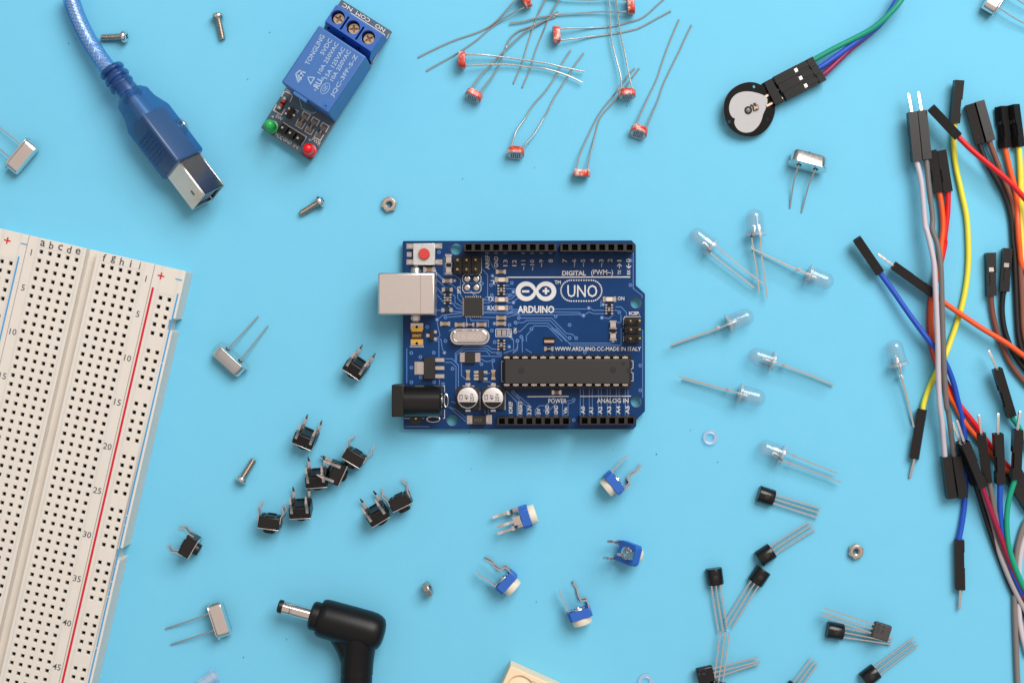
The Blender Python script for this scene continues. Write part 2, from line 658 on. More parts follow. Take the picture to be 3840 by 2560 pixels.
def put_text(mb, s, c, w, h, ang, z, m=0, off=0.0, T=None, mirror=False):
    """lettering centred on c (mm), w x h mm, reading direction ang degrees; w or h may be None"""
    vs, fs = text_mesh(s, off)
    x0 = min(v.x for v in vs); x1 = max(v.x for v in vs)
    y0 = min(v.y for v in vs); y1 = max(v.y for v in vs)
    sx = (w / (x1 - x0)) if w else h / (y1 - y0)
    sy = (h / (y1 - y0)) if h else sx
    ca, sa = math.cos(math.radians(ang)), math.sin(math.radians(ang))
    out = []
    for v in vs:
        x = (v.x - (x0 + x1) / 2) * sx
        y = (v.y - (y0 + y1) / 2) * sy
        out.append((c[0] + x * ca - y * sa, c[1] + x * sa + y * ca, z))
    mb.add(out, fs, m, False, T)


def smooth(pts, n=6):
    pts = [Vector(p) for p in pts]
    if len(pts) < 3:
        return pts
    P = [pts[0] * 2 - pts[1]] + pts + [pts[-1] * 2 - pts[-2]]
    out = []
    for i in range(1, len(P) - 2):
        p0, p1, p2, p3 = P[i - 1], P[i], P[i + 1], P[i + 2]
        for k in range(n):
            t = k / n
            out.append(0.5 * ((2 * p1) + (p2 - p0) * t + (2 * p0 - 5 * p1 + 4 * p2 - p3) * t * t + (3 * p1 - p0 - 3 * p2 + p3) * t ** 3))
    out.append(pts[-1])
    return out


def tag(o, label=None, cat=None, group=None, kind=None):
    if label: o['label'] = label
    if cat: o['category'] = cat
    if group: o['group'] = group
    if kind: o['kind'] = kind
    return o


def thing(name, label, cat, M=None, group=None):
    """M = full placement matrix of the thing (or a point)"""
    if M is None:
        M = Matrix.Identity(4)
    if isinstance(M, (Vector, tuple)):
        M = Matrix.Translation(M)
    o = bpy.data.objects.new(name, None)
    o.empty_display_size = 2.0
    scene.collection.objects.link(o)
    o.matrix_world = M
    ROOTM[o.name] = M.copy()
    tag(o, label, cat, group)
    return o


def copy_thing(src, M, label, skip=()):
    r = src.copy()
    scene.collection.objects.link(r)
    r.matrix_world = M
    ROOTM[r.name] = M.copy()
    r['label'] = label
    for ch in list(src.children):
        if ch.name.split('.')[0] in skip:
            continue
        c = ch.copy()
        scene.collection.objects.link(c)
        c.parent = r
        ROOTM[c.name] = M.copy()
        for g in list(ch.children):
            d = g.copy()
            scene.collection.objects.link(d)
            d.parent = c
    return r


def rotz(a):
    return Matrix.Rotation(a, 4, 'Z')


def frame(o, x, z=(0, 0, 1)):
    """matrix with local X along x"""
    x = Vector(x).normalized()
    y = Vector(z).cross(x).normalized()
    zz = x.cross(y)
    M = Matrix((x, y, zz)).transposed().to_4x4()
    M.translation = o
    return M


def circle(c, r, seg=24, a0=0.0):
    return [(c[0] + r * math.cos(a0 + 2 * math.pi * k / seg), c[1] + r * math.sin(a0 + 2 * math.pi * k / seg)) for k in range(seg)]


def rrect(cx, cy, w, h, r, seg=5):
    out = []
    for sx, sy, a in ((1, 1, 0), (-1, 1, 90), (-1, -1, 180), (1, -1, 270)):
        for k in range(seg + 1):
            t = math.radians(a + 90 * k / seg)
            out.append((cx + sx * (w / 2 - r) + r * math.cos(t), cy + sy * (h / 2 - r) + r * math.sin(t)))
    return out


# ------------------------------------------------------------------ the surface
g = MB()
g.add([(-900, -700, 0), (900, -700, 0), (900, 700, 0), (-900, 700, 0)], [(0, 1, 2, 3)])
table = g.build('tabletop', PAPER)
tag(table, 'plain light blue paper surface under everything', 'surface', kind='structure')

# ------------------------------------------------------------------ breadboard
def build_breadboard():
    z = 8.5
    pj = 2.53
    a = W(8, 900, 397, z)
    b = W(13, 270, 1450, z)
    d = (b - a).normalized()                      # down the rows
    ex = Vector((-d.y, d.x, 0))                   # across the columns, a to j
    M = Matrix((ex, -d, Vector((0, 0, 1)))).transposed().to_4x4()
    M.translation = Vector((a.x, a.y, 0))
    root = thing('breadboard', 'long cream solderless breadboard with red and blue power lines', 'breadboard', M)

    def cells(mb, us, vs, hs=0.54, skip=()):
        """square socket cells: local x = u*pitch, y = -v*pitch"""
        for v in vs:
            for u in us:
                cx, cy = u * pj, -v * pj
                h = pj / 2
                if v in skip:
                    mb.add([(cx - h, cy - h, z), (cx + h, cy - h, z), (cx + h, cy + h, z), (cx - h, cy + h, z)], [(0, 1, 2, 3)])
                    continue
                o = [(-h, -h), (h, -h), (h, h), (-h, h)]
                hb = hs * 0.86
                vv = [(cx + p[0], cy + p[1], z) for p in o]
                vv += [(cx + math.copysign(hs, p[0]), cy + math.copysign(hs, p[1]), z - 0.12) for p in o]
                vv += [(cx + math.copysign(hs + .12, p[0]), cy + math.copysign(hs + .12, p[1]), z) for p in o]
                vv += [(cx + math.copysign(hb, p[0]), cy + math.copysign(hb, p[1]), z - 0.9) for p in o]
                vv += [(cx + math.copysign(hb, p[0]), cy + math.copysign(hb, p[1]), z - 3.4) for p in o]
                fs = []
                for k in range(4):
                    k2 = (k + 1) % 4
                    fs.append([k, k2, 8 + k2, 8 + k])
                    fs.append([8 + k, 8 + k2, 4 + k2, 4 + k])
                    fs.append([4 + k, 4 + k2, 12 + k2, 12 + k])
                mb.add(vv, fs)
                q = len(mb.v) - 20
                for k in range(4):
                    k2 = (k + 1) % 4
                    mb.f.append([q + 12 + k, q + 12 + k2, q + 16 + k2, q + 16 + k]); mb.m.append(1); mb.s.append(False)
                mb.f.append([q + 16, q + 17, q + 18, q + 19]); mb.m.append(1); mb.s.append(False)

    def bar(mb, u0, u1, v0, v1, zt=z):
        mb.box(u0 * pj, u1 * pj, -v1 * pj, -v0 * pj, 0, zt)

    V0, V1 = -1.50, 63.5

    def make_prints():
        zt = z + 0.02
        p = MB()
        for s, u in zip('abcde', range(-11, -6)):
            put_text(p, s, (u * pj, 0.95 * pj), None, 2.05 if s in 'bd' else 1.65, 0, zt, off=.012)
        for s, u in zip('fghij', range(-4, 1)):
            put_text(p, s, (u * pj, 0.95 * pj), None, 2.05 if s in 'fhigj' else 1.65, 0, zt, off=.012)
        for k in [1] + list(range(5, 64, 5)):
            put_text(p, str(k), (-12.02 * pj, -(k - 1 + 0.3) * pj), None, 1.75, 0, zt, off=.004)
            put_text(p, str(k), (1.0 * pj, -(k - 1 + 0.3) * pj), None, 1.75, 0, zt, off=.004)
        red = {1: MB(), -1: MB()}
        blue = {1: MB(), -1: MB()}
        red[1].line([(1.98 * pj, -1.05 * pj), (1.98 * pj, -V1 * pj + 3)], 0.62, zt)
        red[-1].line([(-16.4 * pj, -1.05 * pj), (-16.4 * pj, -V1 * pj + 3)], 0.62, zt)
        for sd, u in ((1, 2.55), (-1, -14.9)):
            red[sd].line([((u - .38) * pj, 0.38 * pj), ((u + .38) * pj, 0.38 * pj)], 0.42, zt + 0.01)
            red[sd].line([(u * pj, 0.0), (u * pj, 0.76 * pj)], 0.42, zt)
        for (s0, s1) in ((1.1, 8.9), (9.0, 26.2), (26.3, 27.3), (27.38, 32.0), (32.07, 33.7), (33.8, 34.7), (34.76, 35.4), (35.5, 41.2), (41.3, 62)):
            blue[1].line([(4.82 * pj, -s0 * pj), (4.82 * pj, -s1 * pj)], 0.42, zt)
        blue[-1].line([(-13.25 * pj, -1.05 * pj), (-13.25 * pj, -V1 * pj + 3)], 0.42, zt)
        for sd, u in ((1, 4.55), (-1, -13.0)):
            blue[sd].line([((u - .37) * pj, 0.42 * pj), ((u + .37) * pj, 0.42 * pj)], 0.34, zt)
        return p, red, blue

    H = mat('socket_hole_shade', (0.035, 0.03, 0.025, 1), 0.6)  # deep hole walls and floor painted dark as the shade in there
    mats = [CREAM, H]
    # terminal block
    prints = make_prints()
    mb = MB()
    cells(mb, range(-11, -6), range(0, 63))
    cells(mb, range(-4, 1), range(0, 63))
    bar(mb, -12.62, -11.5, V0, V1)
    bar(mb, -11.5, -6.5, V0, -0.5); bar(mb, -11.5, -6.5, 62.5, V1)
    bar(mb, -6.5, -6.12, V0, V1)
    bar(mb, -6.12, -4.88, V0, V1, 5.2)
    bar(mb, -4.88, -4.5, V0, V1)
    bar(mb, -4.5, 0.5, V0, -0.5); bar(mb, -4.5, 0.5, 62.5, V1)
    bar(mb, 0.5, 1.60, V0, V1)
    mb.absorb(prints[0], 2)
    mb.build('terminal_block', mats + [INK], root, world=False)
    # power rails
    groups = [2 + 6 * k + r for k in range(10) for r in range(5)]
    gaps = [v for v in range(2, 61) if v not in groups]
    for side, us, ul, ur in ((1, (3, 4), 1.66, 5.15), (-1, (-15, -14), -17.1, -12.68)):
        mb = MB()
        cells(mb, us, range(2, 61), skip=gaps)
        bar(mb, us[0] - 0.5, us[1] + 0.5, V0, 1.5); bar(mb, us[0] - 0.5, us[1] + 0.5, 60.5, V1)
        bar(mb, ul, us[0] - 0.5, V0, V1)
        if side == 1:
            x0, x1 = (us[1] + 0.5) * pj, ur * pj
            pl = [(x0, -V0 * pj), (x1, -V0 * pj)]
            for vc in (4.6, 30.6, 56.6):
                pl += [(x1, -(vc - .72) * pj), (x1 - .9, -(vc - .72) * pj), (x1 - .9, -(vc - .5) * pj), (x0 + 0.1, -(vc - .5) * pj),
                       (x0 + 0.1, -(vc + .62) * pj), (x1, -(vc + .72) * pj)]
            pl += [(x1, -V1 * pj), (x0, -V1 * pj)]
            mb.plate(pl, [], 0, z)
        else:
            bar(mb, us[1] + 0.5, ur, V0, V1)
        mb.absorb(prints[1][side], 2)
        mb.absorb(prints[2][side], 3)
        mb.build('power_rail', mats + [REDINK, BLUEINK], root, world=False)


build_breadboard()

# ------------------------------------------------------------------ microcontroller board
def build_board():
    ZB = 2.8                                     # upper face of the circuit board
    c = W(0, 1203, 770, 0)
    root = thing('microcontroller_board', 'dark blue microcontroller board with UNO lettering, lying in the middle', 'circuit board', Vector((c.x, c.y, 0)))

    def P(n, u, v, h=0.0):
        return W(n, u, v, ZB + h)

    def XY(n, pts, h=0.0):
        return [tuple(P(n, p[0], p[1], h)[:2]) for p in pts]

    def rect(n, u0, v0, u1, v1):
        return [(u0, v0), (u1, v0), (u1, v1), (u0, v1)]

    def blk(mb, n, u0, v0, u1, v1, h, base=0.0, m=0):
        """block whose top face fills the traced window"""
        mb.prism(XY(n, rect(n, u0, v0, u1, v1), h), ZB + base, ZB + h, m)

    def label(mb, s, n, u, v, w, h, ang=0, z=0.03, off=0.0):
        k = PPM(n, ZB + z)
        q = P(n, u, v, z)
        put_text(mb, s, (q.x, q.y), w / k if w else None, h / k if h else None, ang, q.z, off=off)

    # --- the bare board
    outline = XY(9, [(430, 108), (445, 93)]) + XY(10, [(1835, 84), (1898, 150), (1900, 745), (2033, 868)]) + \
        XY(12, [(1983, 1190), (1860, 1312), (1857, 1402), (1815, 1447)]) + XY(11, [(452, 1447), (434, 1432)])
    holes = []
    for n, u, v in ((9, 1218, 212), (10, 1903, 1000), (11, 1132, 1320), (12, 1860, 1052)):
        q = P(n, u, v)
        holes.append(circle(q, 1.62, 28))
    pcb = MB()
    pcb.plate(outline, holes, ZB - 1.6, ZB, 0, 1)
    # solder points that carry the board on the table
    sp = MB()
    for x0, x1, y, nn in ((1757, 2372, 928, 18), (1882, 2370, 1579, 14)):
        for k in range(nn):
            q = W(0, (x0 + (x1 - x0) * k / (nn - 1)) * 0.6125, y * 0.6125, 1.0)
            sp.cut()
            sp.lathe([(0.9, 1.25), (0.35, 0.5), (0.25, 0.0)], Matrix.Translation((q.x, q.y, 0)), 8)
    build_each(sp, 'solder_point', SILVER, root)

    # --- copper traces and vias
    tr = MB()
    tg = MB()

    cnt = [0]

    def trace(n, pts, w=0.22):
        pp = XY(n, pts)
        cnt[0] += 1
        zq = ZB + 0.006 + 0.0003 * cnt[0]
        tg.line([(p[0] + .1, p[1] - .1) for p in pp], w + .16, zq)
        tr.line(pp, w, zq + 0.03)

    def via(n, u, v, r=0.52, solder=False):
        q = P(n, u, v)
        cnt[0] += 1
        zv = ZB + 0.05 + 0.0003 * (cnt[0] - 100)
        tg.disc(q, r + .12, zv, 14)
        tr.disc(q, r, zv + .0241, 14, r2=0.24)
        if solder:
            vs_.disc(q, 0.22, zv + 0.027, 10)
    vs_ = MB()
    T9 = [[(925, 570), (1040, 690), (1170, 745), (1240, 810), (1240, 930), (1310, 1010)],
          [(925, 650), (1060, 780), (1140, 790)], [(930, 770), (1000, 860), (1030, 880)], [(930, 880), (990, 940), (1040, 1010)],
          [(905, 535), (1050, 670)], [(1150, 870), (1200, 900), (1200, 1000), (1310, 1060)],
          [(1150, 990), (1230, 1080), (1310, 1090)], [(1100, 1040), (1190, 1130), (1310, 1130)],
          [(1040, 330), (1040, 590), (1200, 600), (1280, 660), (1280, 880), (1320, 930)],
          [(925, 1110), (1010, 1110)], [(1600, 960), (1680, 960), (1720, 900)], [(1610, 1000), (1700, 1000), (1790, 940)],
          [(1620, 1090), (1680, 1090), (2156, 1100)], [(1620, 1130), (1750, 1130), (2156, 1135)], [(1620, 1150), (2156, 1160)],
          [(940, 1250), (1020, 1180), (1310, 1150)], [(1060, 1215), (1340, 1190)], [(1370, 1200), (1370, 1290)],
          [(1410, 1200), (1440, 1260), (1690, 1260), (1690, 1360)], [(1440, 1210), (1800, 1215)],
          [(940, 1280), (960, 1400), (980, 1480), (900, 1568)], [(1600, 500), (1680, 590), (1680, 900), (1620, 960)],
          [(1730, 600), (1790, 660), (1830, 740), (2000, 745)], [(1950, 790), (2090, 800), (2090, 880)],
          [(1940, 880), (2020, 870), (2060, 900)], [(1970, 960), (2030, 940), (2100, 880)], [(1970, 1010), (2060, 980), (2156, 910)],
          [(1740, 700), (1800, 745)], [(1740, 1040), (1620, 1060)], [(1110, 1420), (1180, 1370)], [(1410, 820), (1530, 900)],
          [(1440, 820), (1480, 900)], [(1720, 400), (1760, 480), (1830, 530)]]
    for p in T9:
        trace(9, p)
    T10 = [[(0, 1180), (100, 1100), (1180, 1090), (1210, 1060), (1270, 1110), (1440, 1110)],
           [(0, 1160), (120, 1130), (1060, 1140), (1130, 1185), (1210, 1135), (1280, 1160), (1440, 1160)],
           [(0, 1210), (150, 1175), (680, 1175), (1070, 1170), (1130, 1220)],
           [(180, 1225), (660, 1225), (880, 1450), (960, 1460), (1030, 1520)], [(120, 1290), (250, 1290), (290, 1260), (640, 1260), (890, 1510), (940, 1515)],
           [(160, 1420), (200, 1420), (320, 1300), (610, 1300), (880, 1568)], [(370, 1390), (400, 1340), (600, 1340), (820, 1568)],
           [(290, 1568), (290, 1480), (370, 1390)], [(210, 1500), (240, 1500), (240, 1568)], [(1580, 1110), (1620, 1110), (1660, 1150)],
           [(1600, 1060), (1680, 1060), (1760, 1140), (1760, 1210)], [(1680, 1180), (1680, 1280)], [(1400, 1220), (1510, 1230), (1570, 1160)],
           [(1390, 960), (1380, 1060)], [(1620, 1290), (1680, 1290)], [(1860, 130), (1860, 790), (1990, 890), (1990, 930)]]
    for p in T10:
        trace(10, p)
    T11 = [[(1220, 540), (1175, 480), (1175, 360), (1310, 255), (1640, 255), (1700, 300), (1790, 300)],
           [(1190, 490), (1195, 380), (1320, 290), (1620, 290), (1700, 350), (1800, 350)], [(1250, 380), (1340, 325), (1620, 325), (1670, 385)],
           [(1535, 400), (1830, 405), (1830, 330)], [(1535, 440), (1620, 480), (1720, 465)], [(1030, 440), (1130, 440), (1220, 530), (1220, 880)],
           [(1030, 490), (1120, 490), (1185, 550), (1185, 960), (1240, 1000)], [(1260, 500), (1265, 680), (1320, 730)],
           [(910, 150), (970, 160), (990, 300), (1030, 350)], [(880, 180), (940, 185), (940, 420)], [(1960, 130), (2010, 180), (2010, 310), (1870, 360)],
           [(2070, 190), (2070, 310), (2000, 360)], [(1590, 670), (1680, 640)], [(1540, 760), (1680, 770)], [(1700, 480), (1720, 600)],
           [(1080, 1130), (1180, 1160), (1330, 1290)], [(1120, 1050), (1190, 1080)], [(1090, 1130), (1330, 1340)],
           [(480, 290), (480, 790)], [(450, 1410), (800, 1410)], [(950, 730), (950, 820)], [(1850, 180), (1740, 200)],
           [(1900, 900), (2070, 1060), (2070, 1270)], [(2000, 900), (2100, 1010)], [(1600, 1170), (1600, 1240)], [(1650, 1170), (1650, 1240)]]
    for p in T11:
        trace(11, p)
    T12 = [[(0, 900), (150, 1070), (150, 1270)], [(60, 920), (290, 1120), (290, 1270)], [(110, 920), (340, 1110)],
           [(410, 1270), (410, 1170), (470, 1110), (560, 1110), (700, 970)], [(520, 1180), (610, 1180), (780, 1000)],
           [(960, 1025), (800, 1060), (800, 1260)], [(970, 1060), (880, 1080), (880, 1260)],
           [(640, 0), (900, 215), (1480, 215), (1540, 190)], [(700, 0), (920, 245), (1640, 245), (1640, 0)],
           [(270, 300), (360, 355)], [(220, 130), (225, 350)], [(155, 190), (155, 270), (90, 355)], [(100, 180), (60, 100), (40, 60)]]
    for k in range(6):
        T12.append([(1055 + 129 * k, 870), (1055 + 129 * k, 1255)])
        T12.append([(1100 + 128 * k, 870), (1100 + 128 * k, 1255)])
    T12.append([(1950, 20), (1950, 1000)])
    for p in T12:
        trace(12, p)
    for n, u, v, s in ((9, 965, 257, 0), (9, 1195, 675, 1), (9, 2035, 708, 0), (9, 1752, 605, 1), (9, 1730, 740, 0), (9, 2060, 840, 1), (9, 2008, 890, 0),
                       (9, 2060, 995, 1), (9, 2020, 1065, 0), (9, 938, 1248, 1), (9, 1060, 1215, 0), (9, 1740, 890, 0), (9, 1780, 1305, 1), (9, 2095, 1295, 0),
                       (9, 790, 1355, 0), (9, 1595, 718, 0), (9, 2140, 1220, 0), (10, 75, 710, 0), (10, 98, 840, 1), (10, 98, 997, 1), (10, 60, 1065, 0),
                       (10, 178, 1225, 0), (10, 130, 1290, 0), (10, 42, 1325, 0), (10, 365, 1385, 0), (10, 215, 1500, 0), (10, 720, 1200, 0), (10, 925, 1325, 0),
                       (10, 1207, 1078, 1), (10, 1130, 1187, 1), (10, 1400, 1220, 1), (10, 1655, 1140, 0), (10, 1418, 1028, 1), (10, 1820, 740, 0),
                       (10, 1020, 1518, 0), (10, 925, 1518, 0), (10, 1820, 380, 0), (11, 545, 355, 0), (11, 867, 352, 0), (11, 675, 415, 0), (11, 545, 565, 0),
                       (11, 1135, 580, 0), (11, 547, 775, 0), (11, 870, 770, 0), (11, 1020, 352, 1), (11, 1790, 355, 0), (11, 1720, 465, 0), (11, 1948, 267, 1),
                       (11, 1740, 200, 0), (11, 1550, 515, 0), (11, 2065, 185, 0), (11, 1700, 35, 0), (11, 1000, 800, 0), (11, 1035, 185, 0), (11, 680, 705, 0),
                       (12, 1915, 535, 0), (12, 1917, 890, 0), (12, 960, 1025, 0), (12, 962, 1318, 0), (12, 1525, 185, 1), (12, 90, 915, 0), (12, 155, 180, 0), (12, 1120, 345, 0)):
        via(n, u, v, solder=bool(s))
    for n, u, v in ((9, 1218, 212), (10, 1903, 1000), (11, 1132, 1320), (12, 1860, 1052)):
        q = P(n, u, v)
        tg.disc(q, 2.35, ZB + 0.006, 28, r2=2.1)

    # --- white print
    sk = MB()
    t = lambda *a, **k: label(sk, *a, **k)
    t('AREF', 9, 1677, 405, 210, 62, 90, off=0.02); t('GND', 9, 1805, 400, 160, 62, 90, off=0.01)
    t('13', 9, 1942, 415, 100, 62, 90, off=0.01); t('12', 9, 2072, 415, 95, 62, 90, off=0.01)
    t('~11', 10, 243, 450, 145, 62, 90); t('~10', 10, 375, 447, 155, 62, 90); t('~9', 10, 507, 420, 110, 62, 90); t('8', 10, 647, 383, 48, 68, 90)
    t('7', 10, 855, 382, 52, 68, 90); t('~6', 10, 990, 415, 110, 62, 90); t('~5', 10, 1122, 415, 110, 62, 90); t('4', 10, 1257, 382, 50, 62, 90)
    t('~3', 10, 1390, 418, 110, 66, 90); t('2', 10, 1518, 378, 48, 66, 90); t('1', 10, 1655, 383, 22, 62, 90); t('0', 10, 1788, 380, 50, 66, 90)
    for u, up in ((1657, 1), (1793, -1)):
        zz = ZB + .03
        sk.line(XY(10, [(u, 425), (u, 495)]), 0.22, zz)
        tipv = 428 if up == 1 else 492
        sk.line(XY(10, [(u - 35, tipv + 36 * up), (u, tipv), (u + 35, tipv + 36 * up)]), 0.24, zz + .004)
    t('TX', 10, 1657, 552, 66, 48, 90, off=0.02); t('RX', 10, 1793, 552, 70, 48, 90, off=0.02)
    t('DIGITAL', 10, 990, 565, 350, 72, 0, off=0.03); t('(PWM~)', 10, 1402, 563, 320, 100, 0, off=0.01)
    t('UNO', 10, 1112, 828, 440, 180, 0, off=0.005); t('TM', 10, 750, 700, 90, 50, 0, off=0.02)
    t('ARDUINO', 10, 430, 1098, 540, 108, 0, off=0.03); t('ON', 10, 1680, 937, 98, 55, 0, off=0.01)
    t('ICSP.', 10, 1878, 1155, 160, 52, 0, off=0.03)
    t('L', 9, 1752, 700, 55, 62, 180, off=0.01); t('TX', 9, 1728, 944, 95, 62, 0, off=0.01); t('RX', 9, 1733, 1080, 105, 62, 0, off=0.01)
    t('JP2', 9, 1262, 812, 110, 58, 90, off=0.02)
    t('REST', 9, 2012, 1440, 135, 50, 90, off=0.02); t('ON', 9, 2085, 1412, 78, 48, 90, off=0.02)
    t('WWW.ARDUINO.CC-MADE IN ITALY', 12, 1308, 297, 1235, 58, 0, off=0.01)
    t('POWER', 12, 728, 1042, 262, 66, 0, off=0.01); t('ANALOG IN', 12, 1520, 1038, 455, 66, 0, off=0.02)
    for s, u, v, w in (('IOREF', 57, 1135, 172), ('RESET', 196, 1137, 185), ('3.3V', 327, 1172, 135), ('5V', 457, 1190, 88), ('GND', 581, 1168, 128),
                       ('GND', 707, 1170, 128), ('Vin', 841, 1182, 92), ('A0', 1094, 1175, 112), ('A1', 1213, 1182, 90), ('A2', 1340, 1175, 108),
                       ('A3', 1470, 1175, 108), ('A4', 1600, 1172, 112), ('A5', 1732, 1170, 118)):
        t(s, 12, u, v, w, 56, 90, off=0.02)
    sk.line(XY(9, [(1980, 626), (2156, 626)]) + XY(10, [(1815, 622)]), 0.32, ZB + .03)
    sk.line(XY(12, [(297, 982), (890, 977)]), 0.27, ZB + .03)
    sk.line(XY(12, [(1058, 977), (1782, 974)]), 0.27, ZB + .03)
    # logo: two joined rings with minus and plus
    for i, (u, du) in enumerate(((285, 10), (578, -10))):
        q = P(10, u, 832); q2 = P(10, u + du, 832)
        outer = [(q.x + 2.92 * math.cos(a), q.y + 2.78 * math.sin(a)) for a in [2 * math.pi * k / 40 for k in range(40)]]
        inner = []
        for k in range(32):
            a = 2 * math.pi * k / 32
            x, y = 1.78 * math.cos(a), 1.5 * math.sin(a)
            tip = (1 if i == 0 else -1)
            if x * tip > 1.2:
                x += tip * 0.18; y *= 0.7
            inner.append((q2.x + x, q2.y + y))
        sk.plate(outer, [inner], ZB + .03 + .01 * i, ZB + .05 + .01 * i)
    sk.line(XY(10, [(225, 833), (332, 833)]), 0.62, ZB + .03)
    sk.line(XY(10, [(528, 828), (626, 828)]), 0.6, ZB + .03)
    sk.line(XY(10, [(577, 780), (577, 876)]), 0.6, ZB + .036)
    # dotted frame
    a0, b0, rr = P(10, 950, 822), P(10, 1245, 822), 2.95
    pts = []
    L = b0.x - a0.x
    n1 = 9
    for k in range(n1):
        pts.append((a0.x + L * k / (n1 - 1), a0.y + rr)); pts.append((a0.x + L * k / (n1 - 1), a0.y - rr))
    for k in range(1, 15):
        an = math.pi / 2 + math.pi * k / 15
        pts.append((a0.x + rr * math.cos(an), a0.y + rr * math.sin(an)))
        pts.append((b0.x - rr * math.cos(an), a0.y + rr * math.sin(an)))
    for p in pts:
        sk.disc(p, 0.23, ZB + .03, 10)
    # outlines round parts
    for n, pts in ((9, [(925, 1190), (925, 1040)]), (9, [(925, 630), (925, 565), (905, 490)]),
                   (9, [(1345, 585), (1550, 585), (1583, 615), (1583, 685), (1550, 715), (1345, 715), (1313, 685), (1313, 615), (1345, 585)]),
                   (9, [(1345, 716), (1550, 716), (1583, 745), (1583, 815), (1550, 852), (1345, 852), (1313, 815), (1313, 745), (1345, 716)]),
                   (9, [(1800, 1385), (1975, 1385), (1975, 1495), (1800, 1495), (1800, 1385)]),
                   (9, [(1590, 330), (1590, 550), (1560, 590)]),
                   (11, [(905, 828), (1022, 828), (1022, 915)]), (11, [(1022, 1165), (1022, 1290), (1000, 1290)]), (11, [(440, 1292), (525, 1292)]),
                   (11, [(700, 1292), (730, 1292)]), (11, [(1410, 830), (1445, 830), (1530, 915), (1530, 1165), (1500, 1165)]), (11, [(1280, 830), (1320, 830)]),
                   (11, [(1770, 830), (1805, 830), (1890, 915), (1890, 1165), (1860, 1165)]), (11, [(1640, 830), (1680, 830)]),
                   (11, [(1880, 475), (1838, 475), (1838, 762), (1880, 762)]), (12, [(1783, 468), (1812, 468), (1812, 575)]), (12, [(1812, 642), (1812, 755), (1785, 755)]),
                   (11, [(525, 260), (535, 268), (715, 268), (722, 255)]), (10, [(1717, 1240), (1735, 1205), (1970, 1205)]), (10, [(1717, 1330), (1717, 1240)]),
                   (10, [(1717, 1460), (1717, 1360)]), (12, [(1675, 70), (1675, 0)]), (12, [(1675, 190), (1675, 110)]),
                   (11, [(1625, 1245), (1695, 1245), (1695, 1375)])):
        sk.line(XY(n, pts), 0.16, ZB + .03)
    q = P(12, 1812, 608)
    sk.line([(q.x + 0.05 - .7 * math.sin(a) * 1.0, q.y + .66 * math.cos(a)) for a in [math.pi * k / 10 for k in range(11)]], 0.15, ZB + .034)
    for n, u0, v, c_ in ((9, 1672, 268, 4), (10, 110, 268, 5), (10, 853, 263, 8), (12, 193, 1260, 6), (12, 1094, 1254, 6)):
        for k in range(c_):
            q = P(n, u0 + k * (133.5 if n != 12 else 129), v)
            if n in (9, 10):
                sk.line([(q.x - .55, q.y + .1), (q.x - .4, q.y - .12), (q.x + .4, q.y - .12), (q.x + .55, q.y + .1)], 0.12, ZB + .03)
            else:
                sk.line([(q.x - .62, q.y), (q.x + .62, q.y)], 0.36, ZB + .03)
    for v_ in sk.v:
        v_.z += 0.09
    pcb.absorb(tg, 2).absorb(tr, 3).absorb(vs_, 4).absorb(sk, 5)
    pcb.build('board', [PCB, FR4, TRACED, TRACE, SILVER, WHITE], root)

    # --- solder pads of surface parts (one mesh of tin), bodies follow
    pads = MB()

    def pad(n, u, v, w, h, z=0.12):
        pads.cut()
        blk(pads, n, u - w / 2, v - h / 2, u + w / 2, v + h / 2, z)

    def smd(name, n, u, v, w, h, body, hgt=0.6, text=None, endm=TIN, cap=0.13):
        """chip part: two tinned ends and a body; w,h traced size, long side decides direction"""
        f = 1.12
        horiz = w >= h
        if horiz:
            pad(n, u - w * .43, v, w * .20, h * f); pad(n, u + w * .43, v, w * .20, h * f)
        else:
            pad(n, u, v - h * .43, w * f, h * .20); pad(n, u, v + h * .43, w * f, h * .20)
        e_ = MB()
        b_ = MB()
        if horiz:
            blk(e_, n, u - w * .36, v - h * .42, u + w * .36, v + h * .42, hgt)
            blk(b_, n, u - w * (.36 - cap), v - h * .44, u + w * (.36 - cap), v + h * .44, hgt + .03)
        else:
            blk(e_, n, u - w * .42, v - h * .36, u + w * .42, v + h * .36, hgt)
            blk(b_, n, u - w * .44, v - h * (.36 - cap), u + w * .44, v + h * (.36 - cap), hgt + .03)
        o = e_.build(name, endm, root)
        bo = b_.build('chip_body', body, o)
        if text:
            tt = MB()
            label(tt, text, n, u, v, None, min(w, h) * .42, 0 if horiz else 270, z=hgt + .05)
            tt.build('marking', WHITE, o)

    for n, u, v in ((9, 1875, 545), (9, 1087, 678), (9, 1055, 1308), (9, 1270, 1322), (9, 1590, 1320), (9, 1880, 1222), (9, 1878, 1305)):
        smd('chip_capacitor', n, u, v, 140, 58, TAN)
    for u, v in ((1357, 672), (1720, 668)):
        smd('chip_capacitor', 11, u, v, 56, 135, TAN)
    smd('chip_capacitor', 12, 716, 922, 130, 56, TAN)
    smd('chip_resistor', 9, 1087, 808, 150, 55, BLACKM)
    smd('chip_resistor', 9, 1083, 1108, 155, 55, BLACKM)
    smd('chip_resistor', 9, 1420, 1320, 120, 50, BLACKM, text='105')
    smd('chip_resistor', 12, 605, 297, 125, 55, BLACKM, text='105')
    smd('chip_capacitor', 9, 820, 515, 165, 70, TAN)
    smd('glass_diode', 9, 1106, 365, 92, 150, SILVER, 1.2)
    smd('glass_diode', 9, 1106, 520, 92, 120, SILVER, 1.2)
    gd = MB(); blk(gd, 9, 1072, 415, 1142, 470, 1.1); gd.build('diode_band', BLACKG, root)
    smd('glass_diode', 10, 1565, 1325, 92, 120, SILVER, 1.2)
    smd('glass_diode', 10, 1565, 1490, 92, 120, SILVER, 1.2)
